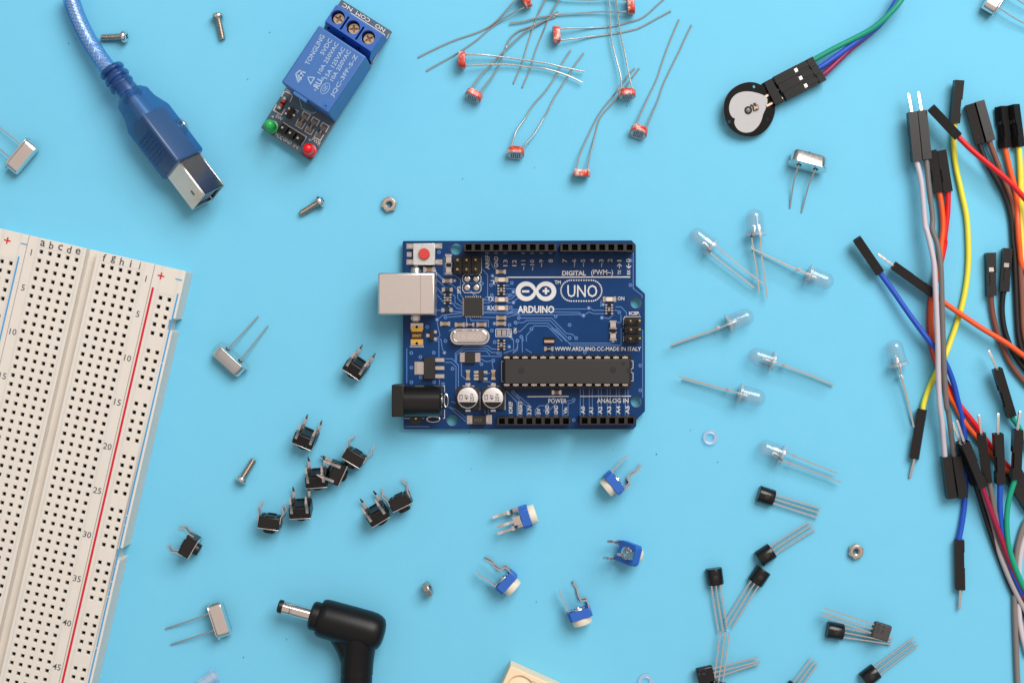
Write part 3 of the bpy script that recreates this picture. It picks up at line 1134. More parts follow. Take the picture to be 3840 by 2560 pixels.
    gd = MB(); blk(gd, 10, 1533, 1385, 1600, 1450, 1.1); gd.build('diode_band', BLACKG, root)
    for n, u, v in ((9, 1885, 660), (9, 1885, 952), (9, 1885, 1076), (10, 1512, 947)):
        smd('indicator_light', n, u, v, 185, 70, WHLED, 0.8, cap=0.12)
    # resistor arrays
    for n, u, v, s in ((9, 1092, 945, '220'), (9, 1880, 810, '102'), (10, 1507, 1095, '102'), (11, 1835, 240, '103')):
        b_ = MB()
        blk(b_, n, u - 28, v - 78, u + 28, v + 78, 0.6)
        o = b_.build('resistor_array', BLACKG, root)
        e_ = MB()
        for k in range(4):
            for sx in (-1, 1):
                vv = v - 62 + k * 41
                e_.cut(); blk(e_, n, u + sx * 42 - 14, vv - 11, u + sx * 42 + 14, vv + 11, 0.5)
        build_each(e_, 'terminal', SILVER, o)
        tt = MB(); label(tt, s, n, u, v, None, 30, 270, z=.64, off=.01); tt.build('marking', WHITE, o)
    # square chip with leads
    b_ = MB(); blk(b_, 9, 1335, 922, 1600, 1195, 0.9)
    o = b_.build('square_chip', BLACKM, root, bevel=0.08)
    e_ = MB()
    for k in range(8):
        f = 945 + k * 32
        g_ = 1360 + k * 31
        for r4 in ((1312, f - 8, 1340, f + 8), (1596, f - 8, 1620, f + 8), (g_ - 8, 903, g_ + 8, 925), (g_ - 8, 1190, g_ + 8, 1212)):
            e_.cut(); blk(e_, 9, *r4, .3)
    build_each(e_, 'chip_lead', SILVER, o)
    # small multi leg chips
    def legchip(name, n, b, legs, h=1.2, hl=0.45):
        b_ = MB(); blk(b_, n, *b, h)
        o = b_.build(name, BLACKM, root, bevel=0.1)
        e_ = MB()
        for l in legs:
            e_.cut(); blk(e_, n, *l, hl)
            pad(n, (l[0] + l[2]) / 2, (l[1] + l[3]) / 2, abs(l[2] - l[0]) + 18, abs(l[3] - l[1]) + 14)
        build_each(e_, 'chip_lead', SILVER, o)
        return o
    lg = []
    for k in range(4):
        lg += [(1250, 362 + 33 * k, 1315, 380 + 33 * k), (1452, 362 + 33 * k, 1525, 380 + 33 * k)]
    legchip('amplifier_chip', 11, (1312, 345, 1458, 503), lg)
    legchip('small_regulator_chip', 11, (1510, 605, 1582, 752), [(1450, 618, 1512, 642), (1450, 668, 1512, 690), (1450, 715, 1512, 738), (1580, 618, 1628, 642), (1580, 715, 1628, 738)])
    legchip('transistor_chip', 11, (805, 32, 868, 172), [(765, 88, 808, 122), (866, 40, 902, 70), (866, 140, 902, 170)])
    o = legchip('voltage_regulator', 11, (722, 412, 885, 730), [(885, 435, 1010, 478), (885, 552, 1010, 592), (885, 668, 1010, 712)], 1.7, 0.7)
    e_ = MB(); blk(e_, 11, 625, 495, 725, 652, 0.7); e_.build('heat_tab', SILVER, o)
    pad(11, 655, 573, 130, 185)
    # reset button
    for u, v in ((535, 170), (963, 165), (535, 402), (968, 402)):
        pad(9, u, v, 95, 78)
    pad(9, 528, 290, 70, 70)
    b_ = MB(); blk(b_, 9, 583, 125, 908, 445, 2.0)
    o = b_.build('reset_button', mat('brushed_tin', (0.62, 0.63, 0.62, 1), 0.42, 1.0, rvar=0.12), root, bevel=0.12)
    e_ = MB(); q = P(9, 745, 282, 3.0); e_.cyl(q, 1.6, ZB + 1.9, ZB + 3.0, 32, ch=0.15)
    e_.build('button_cap', REDBTN, o)
    e_ = MB()
    for u0, u1, v in ((515, 590, 170), (900, 970, 168), (515, 590, 402), (900, 970, 402)):
        e_.cut(); blk(e_, 9, u0, v - 22, u1, v + 22, 0.8)
    build_each(e_, 'button_leg', SILVER, o)
    # usb socket
    b_ = MB(); blk(b_, 9, 66, 558, 908, 1178, 10.9)
    o = b_.build('usb_socket', USBM, root, bevel=0.55, segs=3)
    e_ = MB()
    e_.line(XY(9, [(693, 562), (693, 1174)], 10.93), 0.12, ZB + 10.92)
    e_.build('shell_seam', COPPER, o)
    e_ = MB()
    for v in (528, 1222):
        e_.cut(); q = P(9, 622, v, .3); e_.lathe([(1.55, ZB + .05), (1.3, ZB + .5), (0.6, ZB + 0.9), (0.02, ZB + 1.0)], Matrix.Translation((q.x, q.y, 0)), 20)
    build_each(e_, 'shell_anchor', SILVER, o)
    # polyfuse
    b_ = MB(); blk(b_, 11, 545, -25, 705, 225, 0.7)
    pad(11, 625, -25, 180, 90); pad(11, 625, 208, 180, 90)
    o = b_.build('resettable_fuse', YELGOLD, root)
    e_ = MB(); blk(e_, 11, 543, 50, 707, 160, 0.74); e_.build('fuse_body', BROWND, o)
    e_ = MB()
    for v in (-17, 218):
        e_.cut(); q = P(11, 622, v, .72); e_.disc(q, .38, ZB + .72, 14)
    build_each(e_, 'solder_hole', DARK, o)
    e_ = MB(); label(e_, 'S06Y', 11, 625, 107, 135, 42, 0, z=.76, off=.02); e_.build('marking', YELGOLD, o)
    # quartz can
    q = P(11, 1385, 122, 0)
    b_ = MB()
    b_.prism([(q.x + x, q.y + y) for x, y in rrect(0, 0, 11.2, 4.5, 2.2, 8)], ZB + .05, ZB + .5)
    q = P(11, 1383, 120, 3.4)
    def rr_(w, h, z):
        return [(q.x + x, q.y + y, ZB + z) for x, y in rrect(0, 0, w, h, h / 2 - .01, 8)]
    b_.loft([rr_(10.2, 3.7, .5), rr_(10.2, 3.7, 2.9), rr_(9.9, 3.4, 3.3), rr_(9.3, 2.9, 3.45), rr_(9.2, 2.8, 3.35)])
    o = b_.build('quartz_can', CRYSTAL, root)
    e_ = MB(); label(e_, '16.000', 11, 1385, 122, 330, 80, 0, z=3.45, off=0.0); e_.build('embossed_number', mat('embossed_tin', (0.62, 0.55, 0.52, 1), 0.45, 1.0), o)
    # resonator
    b_ = MB(); blk(b_, 12, 530, 130, 688, 228, 0.5); o = b_.build('resonator', BLACKG, root)
    e_ = MB(); blk(e_, 12, 540, 172, 680, 208, 0.9); e_.build('resonator_lid', mat('copper_tone_lid', (0.75, 0.55, 0.45, 1), .3, 1.0), o)
    # electrolytic capacitors
    for u in (1354, 1716):
        b_ = MB()
        x0, x1 = u - 165, u + 170
        b_.prism(XY(11, [(x0, 870), (x0 + 35, 835), (x1 - 35, 835), (x1, 870), (x1, 1165), (x0, 1165)], .9), ZB + .1, ZB + .9)
        o = b_.build('electrolytic_capacitor', BLACKM, root)
        q = P(11, u - 2, 1000, 5.4)
        e_ = MB()
        e_.lathe([(3.02, ZB + .9), (3.02, ZB + 1.3), (2.9, ZB + 1.5), (3.02, ZB + 1.7), (3.02, ZB + 5.1), (2.85, ZB + 5.35), (2.6, ZB + 5.4)], Matrix.Translation((q.x, q.y, 0)), 40)
        e_.build('can', mat('aluminium_can', (0.85, 0.82, 0.82, 1), 0.35, 1.0), o)
        e_ = MB()
        a0 = math.radians(205); a1 = math.radians(335)
        pts = [(q.x + 2.72 * math.cos(a0 + (a1 - a0) * k / 16), q.y + 2.72 * math.sin(a0 + (a1 - a0) * k / 16), ZB + 5.42) for k in range(17)]
        e_.add(pts, [list(range(17))]); e_.build('polarity_mark', BLACKG, o)
        e_ = MB()
        for s, du in (('CS', -98), ('47', -18), ('25V', 60)):
            label(e_, s, 11, u + du, 990, None, 52, 90, z=5.44, off=.01)
        e_.build('marking', mat('black_ink', (0.02, 0.02, 0.02, 1), .5), o)
        pad(11, u + 3, 810, 72, 48); pad(11, u + 3, 1182, 72, 30)
    # rectifier diode
    b_ = MB(); blk(b_, 11, 1420, 1255, 1615, 1385, 2.2); o = b_.build('rectifier_diode', BLACKM, root, bevel=.12)
    e_ = MB(); label(e_, 'M7', 11, 1505, 1322, 105, 52, 0, z=2.24); e_.build('marking', mat('faint_grey_ink', (0.10, 0.09, 0.08, 1), .5), o)
    pad(11, 1392, 1312, 100, 120); pad(11, 1642, 1312, 100, 120)
    e_ = MB(); blk(e_, 11, 1385, 1280, 1425, 1345, 1.0); e_.cut(); blk(e_, 11, 1612, 1280, 1650, 1345, 1.0); build_each(e_, 'diode_lead', SILVER, o)
    # jumper pads
    for u, v in ((1380, 650), (1515, 650), (1380, 780), (1515, 780)):
        pads.cut(); q = P(9, u, v); pads.lathe([(.95, ZB + .02), (.8, ZB + .25), (.3, ZB + .4), (.02, ZB + .3)], Matrix.Translation((q.x, q.y, 0)), 14)
    pad(9, 1848, 1440, 62, 82); pad(9, 1925, 1440, 62, 82)
    # power jack
    b_ = MB(); blk(b_, 11, 262, 812, 437, 1273, 10.9)
    jack = b_.build('power_jack', BLACK, root, bevel=.25)
    top = W(11, 437, 1040, ZB + 5.2); end = W(11, 985, 1040, ZB + 5.2)
    e_ = MB()
    r = 4.35
    secs = []
    for x in (top.x - .3, end.x - .5, end.x):
        ring = []
        for k in range(25):
            a = math.pi * k / 24
            rr = r if x != end.x else r - .4
            ring.append((x, top.y + rr * math.cos(a), ZB + 6.2 + rr * math.sin(a)))
        ring += [(x, top.y - r + .05, ZB + .1), (x, top.y + r - .05, ZB + .1)]
        secs.append(ring)
    e_.loft(secs)
    e_.build('jack_barrel', BLACKG, jack)
    e_ = MB()
    q = W(11, 985, 1020, ZB + 7)
    e_.lathe([(1.1, -.5), (1.1, .25), (.6, .45), (.02, .5)], frame((q.x, q.y, ZB + 7), (0, 0, 1), (1, 0, 0)) @ Matrix.Rotation(0, 4, 'Z'), 18)
    e_.build('centre_pin_rivet', CHROME, jack)
    e_ = MB()
    def loop(n, u, v, a, b):
        e_.cut(); q = P(n, u, v, .3)
        e_.tube([(q.x + a * math.cos(t_), q.y + b * math.sin(t_), ZB + .3) for t_ in [2 * math.pi * k / 24 for k in range(25)]], .28, 8, caps=False)
    loop(11, 1040, 1038, .55, 1.8); loop(11, 860, 1300, 1.8, .8)
    e_.cut(); q = P(11, 610, 1290); e_.lathe([(.45, ZB + .02), (.3, ZB + .3), (.02, ZB + .4)], Matrix.Translation((q.x, q.y, 0)), 12)
    build_each(e_, 'jack_solder_tab', SILVER, jack)
    e_ = MB(); e_.disc(P(11, 608, 1290), 1.75, ZB + .03, 24, r2=.5); e_.build('bare_board_ring', mat('olive_board', (0.03, 0.035, 0.015, 1), .4), root)

    # --- socket strips
    def sockets(c0, c1, count, face, h=8.5):
        """c0, c1: photo positions of first and last socket at the top"""
        zt = ZB + h
        mb = MB()
        a = W(0, c0[0] * .6125, c0[1] * .6125, zt); b = W(0, c1[0] * .6125, c1[1] * .6125, zt)
        d = (b - a) / (count - 1)
        f = [W(0, p[0] * .6125, p[1] * .6125, zt) for p in face]
        x0, x1, y1, y0 = f[0].x, f[1].x, f[0].y, f[1].y
        hs = .82
        yc = (y0 + y1) / 2
        holes_ = []
        for k in range(count):
            cx = a.x + d.x * k
            holes_.append([(cx - hs, yc - hs), (cx + hs, yc - hs), (cx + hs, yc + hs), (cx - hs, yc + hs)])
        mb.plate([(x0, y0), (x1, y0), (x1, y1), (x0, y1)], holes_, zt - 6.5, zt)
        mb.box(x0, x1, y0, y1, ZB + .05, zt - 6.5)
        o = mb.build('socket_strip', mat('header_plastic', (0.016, 0.015, 0.015, 1), .42), root)
    sockets((1757.7, 928.5), (2066.6, 928.5), 10, [(1740.6, 912.5), (2087.5, 942)])
    sockets((2120.7, 928.5), (2361, 928.5), 8, [(2101.5, 912.3), (2380.5, 942.3)])
    sockets((1882, 1579), (2122, 1579), 8, [(1865, 1563.5), (2139.5, 1593)])
    sockets((2192.4, 1579), (2364.5, 1579), 6, [(2174.8, 1561.5), (2381.5, 1592)])

    # --- pin headers
    def pins(n, blocks, pts, h=2.5, hp=8.3):
        mb = MB()
        for u0, v0, u1, v1 in blocks:
            q0 = P(n, u0, v0, h); q1 = P(n, u1, v1, h)
            c_ = .45
            x0, x1, y1, y0 = q0.x, q1.x, q0.y, q1.y
            mb.prism([(x0 + c_, y0), (x1 - c_, y0), (x1, y0 + c_), (x1, y1 - c_), (x1 - c_, y1), (x0 + c_, y1), (x0, y1 - c_), (x0, y0 + c_)], ZB + .05, ZB + h)
        o = mb.build('pin_header', BLACK, root)
        e_ = MB()
        for u, v in pts:
            e_.cut(); q = P(n, u, v, hp)
            e_.prism([(q.x - .32, q.y - .32), (q.x + .32, q.y - .32), (q.x + .32, q.y + .32), (q.x - .32, q.y + .32)], ZB + h - .2, ZB + hp - .3)
            e_.prism([(q.x - .32, q.y - .32), (q.x + .32, q.y - .32), (q.x + .32, q.y + .32), (q.x - .32, q.y + .32)], ZB + hp - .3, ZB + hp,
                     top=[(q.x - .16, q.y - .16), (q.x + .16, q.y - .16), (q.x + .16, q.y + .16), (q.x - .16, q.y + .16)])
        build_each(e_, 'header_pin', GOLD, o)
    pins(9, [(1185, 318, 1303, 580), (1312, 318, 1438, 580), (1446, 318, 1575, 580)], [(1238, 372), (1370, 370), (1503, 368), (1238, 507), (1370, 505), (1503, 503)])
    pins(10, [(1735, 1210, 1978, 1325), (1735, 1338, 1978, 1452), (1735, 1465, 1978, 1583)], [(1822, 1266), (1955, 1262), (1829, 1393), (1957, 1390), (1822, 1526), (1957, 1520)])

    # --- long chip in its socket
    mb = MB()
    s0 = [(1889.5, 1328), (2366.5, 1328), (2366.5, 1455), (1889.5, 1455)]
    fr = [tuple(W(0, x * .6125, y * .6125, ZB + 4)[:2]) for x, y in s0]
    x0, x1 = fr[0][0], fr[1][0]
    yt, yb = fr[0][1], fr[2][1]
    mb.box(x0, x1, yt - .75, yt, ZB + .05, ZB + 4.2); mb.box(x0, x1, yb, yb + .75, ZB + .05, ZB + 4.2)
    mb.box(x0, x1, yb + .75, yt - .75, ZB + .05, ZB + 2.6)
    mb.box(x0, x0 + .5, yb + .75, yt - .75, ZB + 2.6, ZB + 4.0); mb.box(x1 - .5, x1, yb + .75, yt - .75, ZB + 2.6, ZB + 4.0)
    sock = mb.build('chip_socket', BLACK, root)
    ch = MB()
    h = 6.6
    q0 = W(12, 0, 443, ZB + h); q1 = W(12, 1762, 797, ZB + h); qL = W(11, 1885, 600, ZB + h)
    ch.prism([(qL.x, q1.y), (q1.x, q1.y), (q1.x, q0.y), (qL.x, q0.y)], ZB + 3.0, ZB + h)
    chip = ch.build('long_chip', mat('chip_epoxy', (0.026, 0.023, 0.021, 1), .46, bump=.06, bscale=5), sock, bevel=.18)
    dm = MB()
    for u, v, r in ((210, 610, .95), (1525, 602, .95), (1672, 512, .55)):
        dm.cut(); q = W(12, u, v, ZB + h); dm.lathe([(r, ZB + h + .02), (r * .75, ZB + h - .0), (.02, ZB + h - .0)], Matrix.Translation((q.x, q.y, 0)), 22)
    dm.cut(); q = W(12, 1762, 610, ZB + h)
    dm.add([(q.x - .02 - .95 * math.sin(math.pi * k / 12), q.y + .95 * math.cos(math.pi * k / 12), ZB + h + .015) for k in range(13)], [list(range(13))])
    build_each(dm, 'mould_mark', mat('smooth_epoxy', (0.02, 0.025, 0.026, 1), .25), sock)
    pn = MB(); pg = MB()
    for k in range(14):
        for v, s in ((422, 1), (812, -1)):
            q = W(12, 1700 - 130.7 * k - (0 if k else 0), v, ZB + 5.6)
            pn.cut(); pg.cut(); pn.box(q.x - .78, q.x + .78, q.y - .24, q.y + .24, ZB + 5.3, ZB + 5.6)
            pn.box(q.x - .3, q.x + .3, q.y + s * .24 - .12, q.y + s * .24 + .12, ZB + 3, ZB + 5.3)
            pg.box(q.x - .6, q.x + .6, q.y + s * .35, q.y + s * .75, ZB + 2.6, ZB + 3.9)
    build_each(pn, 'chip_pin', SILVER, sock)
    build_each(pg, 'socket_spring', COPPER, sock)
    build_each(pads, 'solder_pad', TIN, root)


build_board()

# ------------------------------------------------------------------ relay module
def build_relay():
    ZB = 3.2
    c = W(2, 520, 590, 0)
    root = thing('relay_module', 'small grey-blue relay board with a big blue relay block and screw terminals', 'relay module', Vector((c.x, c.y, 0)))

    def XY(n, pts, z):
        return [tuple(W(n, p[0], p[1], z)[:2]) for p in pts]
    out = XY(2, [(628, -2), (997, 232), (404, 1186), (36, 940)], ZB)
    b = MB(); b.plate(out, [], ZB - 1.6, ZB, 0, 1)
    feet = MB()
    for p in ((900, 290), (590, 110), (230, 690), (480, 870), (120, 930), (370, 1120)):
        q = W(2, p[0], p[1], 1)
        feet.cut(); feet.lathe([(.8, 1.7), (.3, .5), (.2, 0)], Matrix.Translation((q.x, q.y, 0)), 8)
    build_each(feet, 'solder_point', SILVER, root)
    ang = math.degrees(math.atan2(-(235), 370))       # along the short edge, in degrees
    ang = -32.2
    k = PPM(2, ZB)
    # print on the board
    sk = MB()

    def t(s, n, u, v, w, h, a, z=ZB + .03, mb=None, off=0.01):
        kk = PPM(n, z)
        q = W(n, u, v, z)
        put_text(mb or sk, s, (q.x, q.y), w / kk if w else None, h / kk if h else None, a, z, off=off)
    t('NC', 27, 920, 172, 245, 92, 180 - 32)
    t('COM', 27, 1275, 388, 360, 92, 180 - 32)
    t('NO', 27, 1660, 638, 245, 92, 180 - 32)
    t('VCC', 26, 305, 1060, 160, 62, -37); t('GND', 26, 455, 1150, 160, 62, -32); t('IN', 26, 597, 1240, 92, 60, -30)
    t('PWR', 26, 950, 1160, 170, 70, -35); t('+', 26, 838, 1130, 44, 44, -30); t('SW', 26, 310, 745, 130, 62, -32); t('+', 26, 197, 728, 44, 44, -30)

    def ln(n, pts, w=.28):
        sk.line(XY(n, pts, ZB), w, ZB + .03)
    ln(26, [(395, 300), (430, 295), (520, 345), (535, 385), (492, 472)]); ln(26, [(265, 520), (210, 615), (345, 700), (410, 600)])
    ln(26, [(395, 300), (345, 385)])
    ln(26, [(700, 700), (735, 635), (850, 700), (785, 795)]); ln(26, [(640, 770), (592, 878), (700, 942), (765, 840)])
    ln(26, [(860, 800), (898, 735), (1008, 800), (950, 890)]); ln(26, [(800, 880), (752, 980), (860, 1042), (915, 940)])
    ln(26, [(1020, 900), (1062, 832), (1172, 895), (1110, 1000)]); ln(26, [(965, 980), (915, 1078), (1020, 1140), (1080, 1040)])
    ln(26, [(372, 828), (782, 1078), (700, 1215)]); ln(26, [(565, 595), (635, 630), (615, 665)])
    ln(26, [(430, 255), (655, 405), (700, 585), (870, 675), (950, 650)], .12); ln(26, [(1020, 640), (1245, 775), (1300, 700)], .2)
    ln(27, [(1000, 300), (1765, 790), (1745, 860)], .2); ln(27, [(1865, 770), (1500, 1420)], .14)
    tr = MB()
    for n, pts, w in ((26, [(480, 460), (600, 510), (640, 620), (720, 660)], .9), (26, [(400, 820), (390, 740), (430, 700)], .8), (26, [(150, 740), (260, 680)], .9),
                      (26, [(230, 1010), (330, 1060), (690, 1300)], .8), (26, [(920, 980), (1000, 920)], .9), (26, [(740, 1040), (800, 1020)], .7),
                      (26, [(690, 470), (760, 600), (880, 650), (980, 610)], 1.6)):
        tr.line(XY(n, pts, ZB), w * .55, ZB + .015)
    for u, v in ((443, 545), (555, 857), (1013, 830), (917, 988)):
        q = W(26, u, v, ZB); tr.disc(q, .42, ZB + .02, 14)
    for v_ in tr.v:
        v_.z += 0.0
    b.absorb(tr, 2).absorb(sk, 3)
    b.build('board', [RPCB, FR4, RTRACE, mat('warm_white_print', (0.70, 0.68, 0.64, 1), .5)], root)

    def fr_(n, p0, p1, z):
        a, b_ = W(n, p0[0], p0[1], z), W(n, p1[0], p1[1], z)
        return frame(a, b_ - a), (b_ - a).length
    # relay block: top face corners
    zt = ZB + 15.6
    top = XY(2, [(455, 187), (800, 405), (545, 850), (193, 605)], zt)
    a, b_, c_, d_ = [Vector((p[0], p[1], 0)) for p in top]
    ex = ((b_ - a) + (c_ - d_)).normalized(); ey = Vector((-ex.y, ex.x, 0))
    w_ = ((b_ - a).dot(ex) + (c_ - d_).dot(ex)) / 2; h_ = -((d_ - a).dot(ey) + (c_ - b_).dot(ey)) / 2
    ctr = (a + b_ + c_ + d_) / 4
    M = Matrix((ex, ey, Vector((0, 0, 1)))).transposed().to_4x4(); M.translation = ctr
    rb = MB(); rb.box(-w_ / 2, w_ / 2, -h_ / 2, h_ / 2, ZB + .3, zt, T=M)
    rel = rb.build('relay_block', RELAY, root, bevel=.45, segs=3)
    tb = MB(); tb.box(-w_ / 2 + 4.2, -w_ / 2 + 8.6, -h_ / 2 - .9, -h_ / 2 + .8, zt - 3.2, zt - .25, T=M)
    tb.build('relay_tab', RELAY, rel, bevel=.15)
    sc = MB()
    q = W(26, 1118, 540, zt)
    sc.lathe([(1.0, zt + .02), (.85, zt - .0), (.7, zt + .03), (.02, zt + .03)], Matrix.Translation((q.x, q.y, 0)), 24)
    sc.disc(q, .2, zt + .06, 12, 1)
    sc.build('vent_dimple', [mat('relay_blue_dimple', srgb(48, 100, 170), .5), DARK], rel)
    tx = MB()
    T_ = lambda s, u, v, w, h, a=58.0, off=.012: t(s, 2, u, v, w, h, a, zt + .04, tx, off)
    T_('TONGLING', 432, 368, 245, 36, 61); T_('5VDC', 516, 345, 130, 33, 59); T_('10A 250VAC', 529, 428, 262, 31, 59)
    T_('15A 125VAC', 577, 465, 262, 31, 59); T_('10A 250VAC', 620, 483, 258, 31, 59); T_('JQC-3FF-S-Z', 650, 560, 355, 38, 59)
    T_('c', 436, 662, 16, 16, 59); T_('RU', 456, 618, 66, 46, 59, .03); T_('us', 487, 583, 28, 22, 59); T_('CQC', 509, 652, 52, 30, 59)

    def tl(pts, w):
        tx.line(XY(2, pts, zt), w, zt + .04)
    oc = W(2, 509, 652, zt)
    ring = [(oc.x + 1.65 * math.cos(a_) * math.cos(.98) - 1.0 * math.sin(a_) * math.sin(.98), oc.y + 1.65 * math.cos(a_) * math.sin(.98) + 1.0 * math.sin(a_) * math.cos(.98)) for a_ in [2 * math.pi * i / 28 for i in range(29)]]
    tx.line(ring, .14, zt + .04)
    tl([(378, 568), (430, 572), (402, 618), (378, 568)], .28)
    # arrow like A mark
    tl([(292, 545), (312, 608)], .34); tl([(292, 545), (320, 520), (335, 528)], .3); tl([(335, 528), (328, 588)], .5); tl([(335, 528), (365, 536)], .34); tl([(316, 560), (350, 556)], .4)
    tl([(308, 548), (322, 600)], .25)
    tx.build('block_lettering', mat('pale_blue_print', srgb(158, 180, 208), .5), rel)
    # terminal block
    z1 = ZB + 10.0
    tp = XY(27, [(700, 120), (1730, 805), (1420, 1160), (400, 490)], z1)
    p0, p1, p2, p3 = [Vector((p[0], p[1], 0)) for p in tp]
    e1 = (p1 - p0).normalized(); e2 = (Vector((e1.y, -e1.x, 0)))
    wt = 15.2
    ht = 5.4
    cc = (p0 + p1 + p2 + p3) / 4
    Mt = Matrix((e1, -e2, Vector((0, 0, 1)))).transposed().to_4x4(); Mt.translation = cc
    # true frame along relay
    Mt = Matrix((ex, ey, Vector((0, 0, 1)))).transposed().to_4x4(); Mt.translation = cc
    tmb = MB()
    prof = [(-ht / 2 - 1.0, 0), (-ht / 2 - 1.0, 5.5), (-ht / 2, z1 - ZB), (ht / 2, z1 - ZB), (ht / 2 + .9, 4), (ht / 2 + .9, 0)]
    holes_c = []
    for u, v in ((682, 422), (1025, 650), (1370, 875)):
        q = Mt.inverted() @ W(27, u, v, z1)
        holes_c.append((q.x, 0.15))
    holes_ = [circle(h, 1.95, 24) for h in holes_c]
    slots = []
    for u, v in ((852, 535), (1198, 760)):
        q = Mt.inverted() @ W(27, u, v, z1)
        slots.append([(q.x - .28, -2.35), (q.x + .28, -2.35), (q.x + .28, 1.9), (q.x - .28, 1.9)])
    Mz = Mt @ Matrix.Translation((0, 0, z1))
    tmb.plate([(-wt / 2, -ht / 2), (wt / 2, -ht / 2), (wt / 2, ht / 2), (-wt / 2, ht / 2)], holes_ + slots, -4.0, 0, T=Mz)
    # wedge shoulders
    Mb = Mt @ Matrix.Translation((0, 0, ZB))
    H = z1 - ZB
    def wedge(y0, y1, zt0, zt1):
        vs = [(-wt / 2, y0, .05), (wt / 2, y0, .05), (wt / 2, y1, .05), (-wt / 2, y1, .05), (-wt / 2, y0, zt0), (wt / 2, y0, zt0), (wt / 2, y1, zt1), (-wt / 2, y1, zt1)]
        tmb.add(vs, [(0, 3, 2, 1), (4, 5, 6, 7), (0, 1, 5, 4), (1, 2, 6, 5), (2, 3, 7, 6), (3, 0, 4, 7)], 0, False, Mb)
    wedge(-ht / 2 - 1.5, -ht / 2 - .002, 5.6, H - .05)
    wedge(ht / 2 + .002, ht / 2 + 1.0, H - .05, 4.5)
    tmb.box(-wt / 2 + .01, wt / 2 - .01, -ht / 2 + .01, ht / 2 - .01, .05, H - 4.02, T=Mb)
    trm = tmb.build('screw_terminal_block', TERM, root)
    dk = MB()
    for hx, hy in holes_c:
        q = Mb @ Vector((hx - .0, -ht / 2 - .72, 8.0))
        dk.cut(); dk.lathe([(.42, -.02), (.42, .12)], Mb @ Matrix.Translation((hx - .9, -ht / 2 - .74, (5.6 + H) / 2)) @ Matrix.Rotation(math.radians(20), 4, 'X'), 14)
    build_each(dk, 'test_hole', DARK, trm)
    BR = mat('brass_screw', (0.66, 0.56, 0.42, 1), .25, 1.0, bump=.3, bscale=1.5)
    for (hx, hy), ra in zip(holes_c, (0, 35, 60)):
        s_ = MB()
        Ts = Mz @ Matrix.Translation((hx, hy, -2.4)) @ rotz(math.radians(ra))
        cr = []
        for k4 in range(4):
            for aa, r_ in ((-13, .95), (13, .95), (30, .5), (60, .5)):
                a_ = math.radians(90 * k4 + aa); cr.append((1.15 * r_ * math.cos(a_), 1.15 * r_ * math.sin(a_)))
        s_.plate(circle((0, 0), 1.5, 24), [cr], -.7, 0, T=Ts)
        s_.box(-1.5, -.9, -.17, .17, -.68, .03, m=1, T=Ts); s_.box(.9, 1.5, -.17, .17, -.68, .03, m=1, T=Ts)
        s_.disc((0, 0), 1.0, -.6, 20, 1, T=Ts)
        s_.disc((0, 0), 1.94, -.72, 24, 2, T=Ts)
        s_.build('terminal_screw', [BR, mat('brown_brass', (0.30, 0.18, 0.11, 1), .35, 1.0), DARK], trm)
    # chip resistors
    for u, v, s in ((705, 795, '102'), (868, 890, '102'), (1028, 990, '201')):
        q = W(26, u, v, ZB)
        Mr = Mt.copy(); Mr.translation = Vector((q.x, q.y, ZB))
        e_ = MB(); e_.box(-.75, .75, -1.75, 1.75, .05, .14, T=Mr); e_.box(-.6, .6, -.95, .95, .12, .5, T=Mr)
        o = e_.build('chip_resistor', mat('dark_solder', (0.22, 0.2, 0.19, 1), .35, 1.0, rvar=.1, bump=.3, bscale=2), root)
        e_ = MB(); e_.box(-.62, .62, -.62, .62, .12, .55, T=Mr); e_.build('chip_body', BLACKG, o)
        e_ = MB(); t(s, 26, u, v, 62, 36, 180 + 58 + 180, ZB + .6, e_, .02); e_.build('marking', WHITE, o)
    # glass diode
    q0 = W(26, 300, 600, ZB + .8); q1 = W(26, 420, 395, ZB + .8)
    d = (q1 - q0).normalized()
    T_d = Matrix.Translation(q0) @ d.to_track_quat('Z', 'Y').to_matrix().to_4x4()
    L_ = (q1 - q0).length
    e_ = MB(); e_.lathe([(.65, .9), (.65, L_ - .9)], T_d, 16); dm = e_.build('glass_diode', ORANGEG, root)
    e_ = MB(); e_.lathe([(.6, 0), (.72, .1), (.72, .8), (.6, .9)], T_d, 16); e_.cut(); e_.lathe([(.6, L_ - .9), (.72, L_ - .8), (.72, L_ - .1), (.6, L_)], T_d, 16)
    build_each(e_, 'metal_cap', SILVER, dm)
    e_ = MB(); e_.lathe([(.67, L_ * .42), (.67, L_ * .58)], T_d, 16); e_.build('diode_band', BLACKG, dm)
    # small transistor
    q = W(26, 512, 672, ZB); Mr = Mt.copy(); Mr.translation = Vector((q.x, q.y, ZB))
    e_ = MB(); e_.box(-.7, .7, -1.5, 1.5, .1, 1.1, T=Mr); o = e_.build('transistor_chip', BLACKM, root, bevel=.08)
    e_ = MB(); e_.box(.7, 1.4, -.25, .25, .1, .5, T=Mr); e_.cut(); e_.box(-1.4, -.7, .6, 1.1, .1, .5, T=Mr); e_.cut(); e_.box(-1.4, -.7, -1.1, -.6, .1, .5, T=Mr)
    build_each(e_, 'chip_lead', SILVER, o)
    # pin header lying at the lower end
    for u, v, pu, pv in ((385, 930, 348, 890), (515, 1020, 477, 972), (650, 1110, 613, 1052)):
        q = W(26, u, v, ZB + 2); Mr = Mt.copy(); Mr.translation = Vector((q.x, q.y, ZB))
        e_ = MB(); e_.box(-1.2, 1.2, -1.2, 1.2, .05, 2.4, T=Mr); o = e_.build('header_block', BLACK, root, bevel=.3)
        e_ = MB(); e_.box(-.26, .26, -.26, .26, .4, 4.6, T=Mr @ Matrix.Translation((.12, -.1, 0)) ); e_.build('header_pin', SILVER, o)
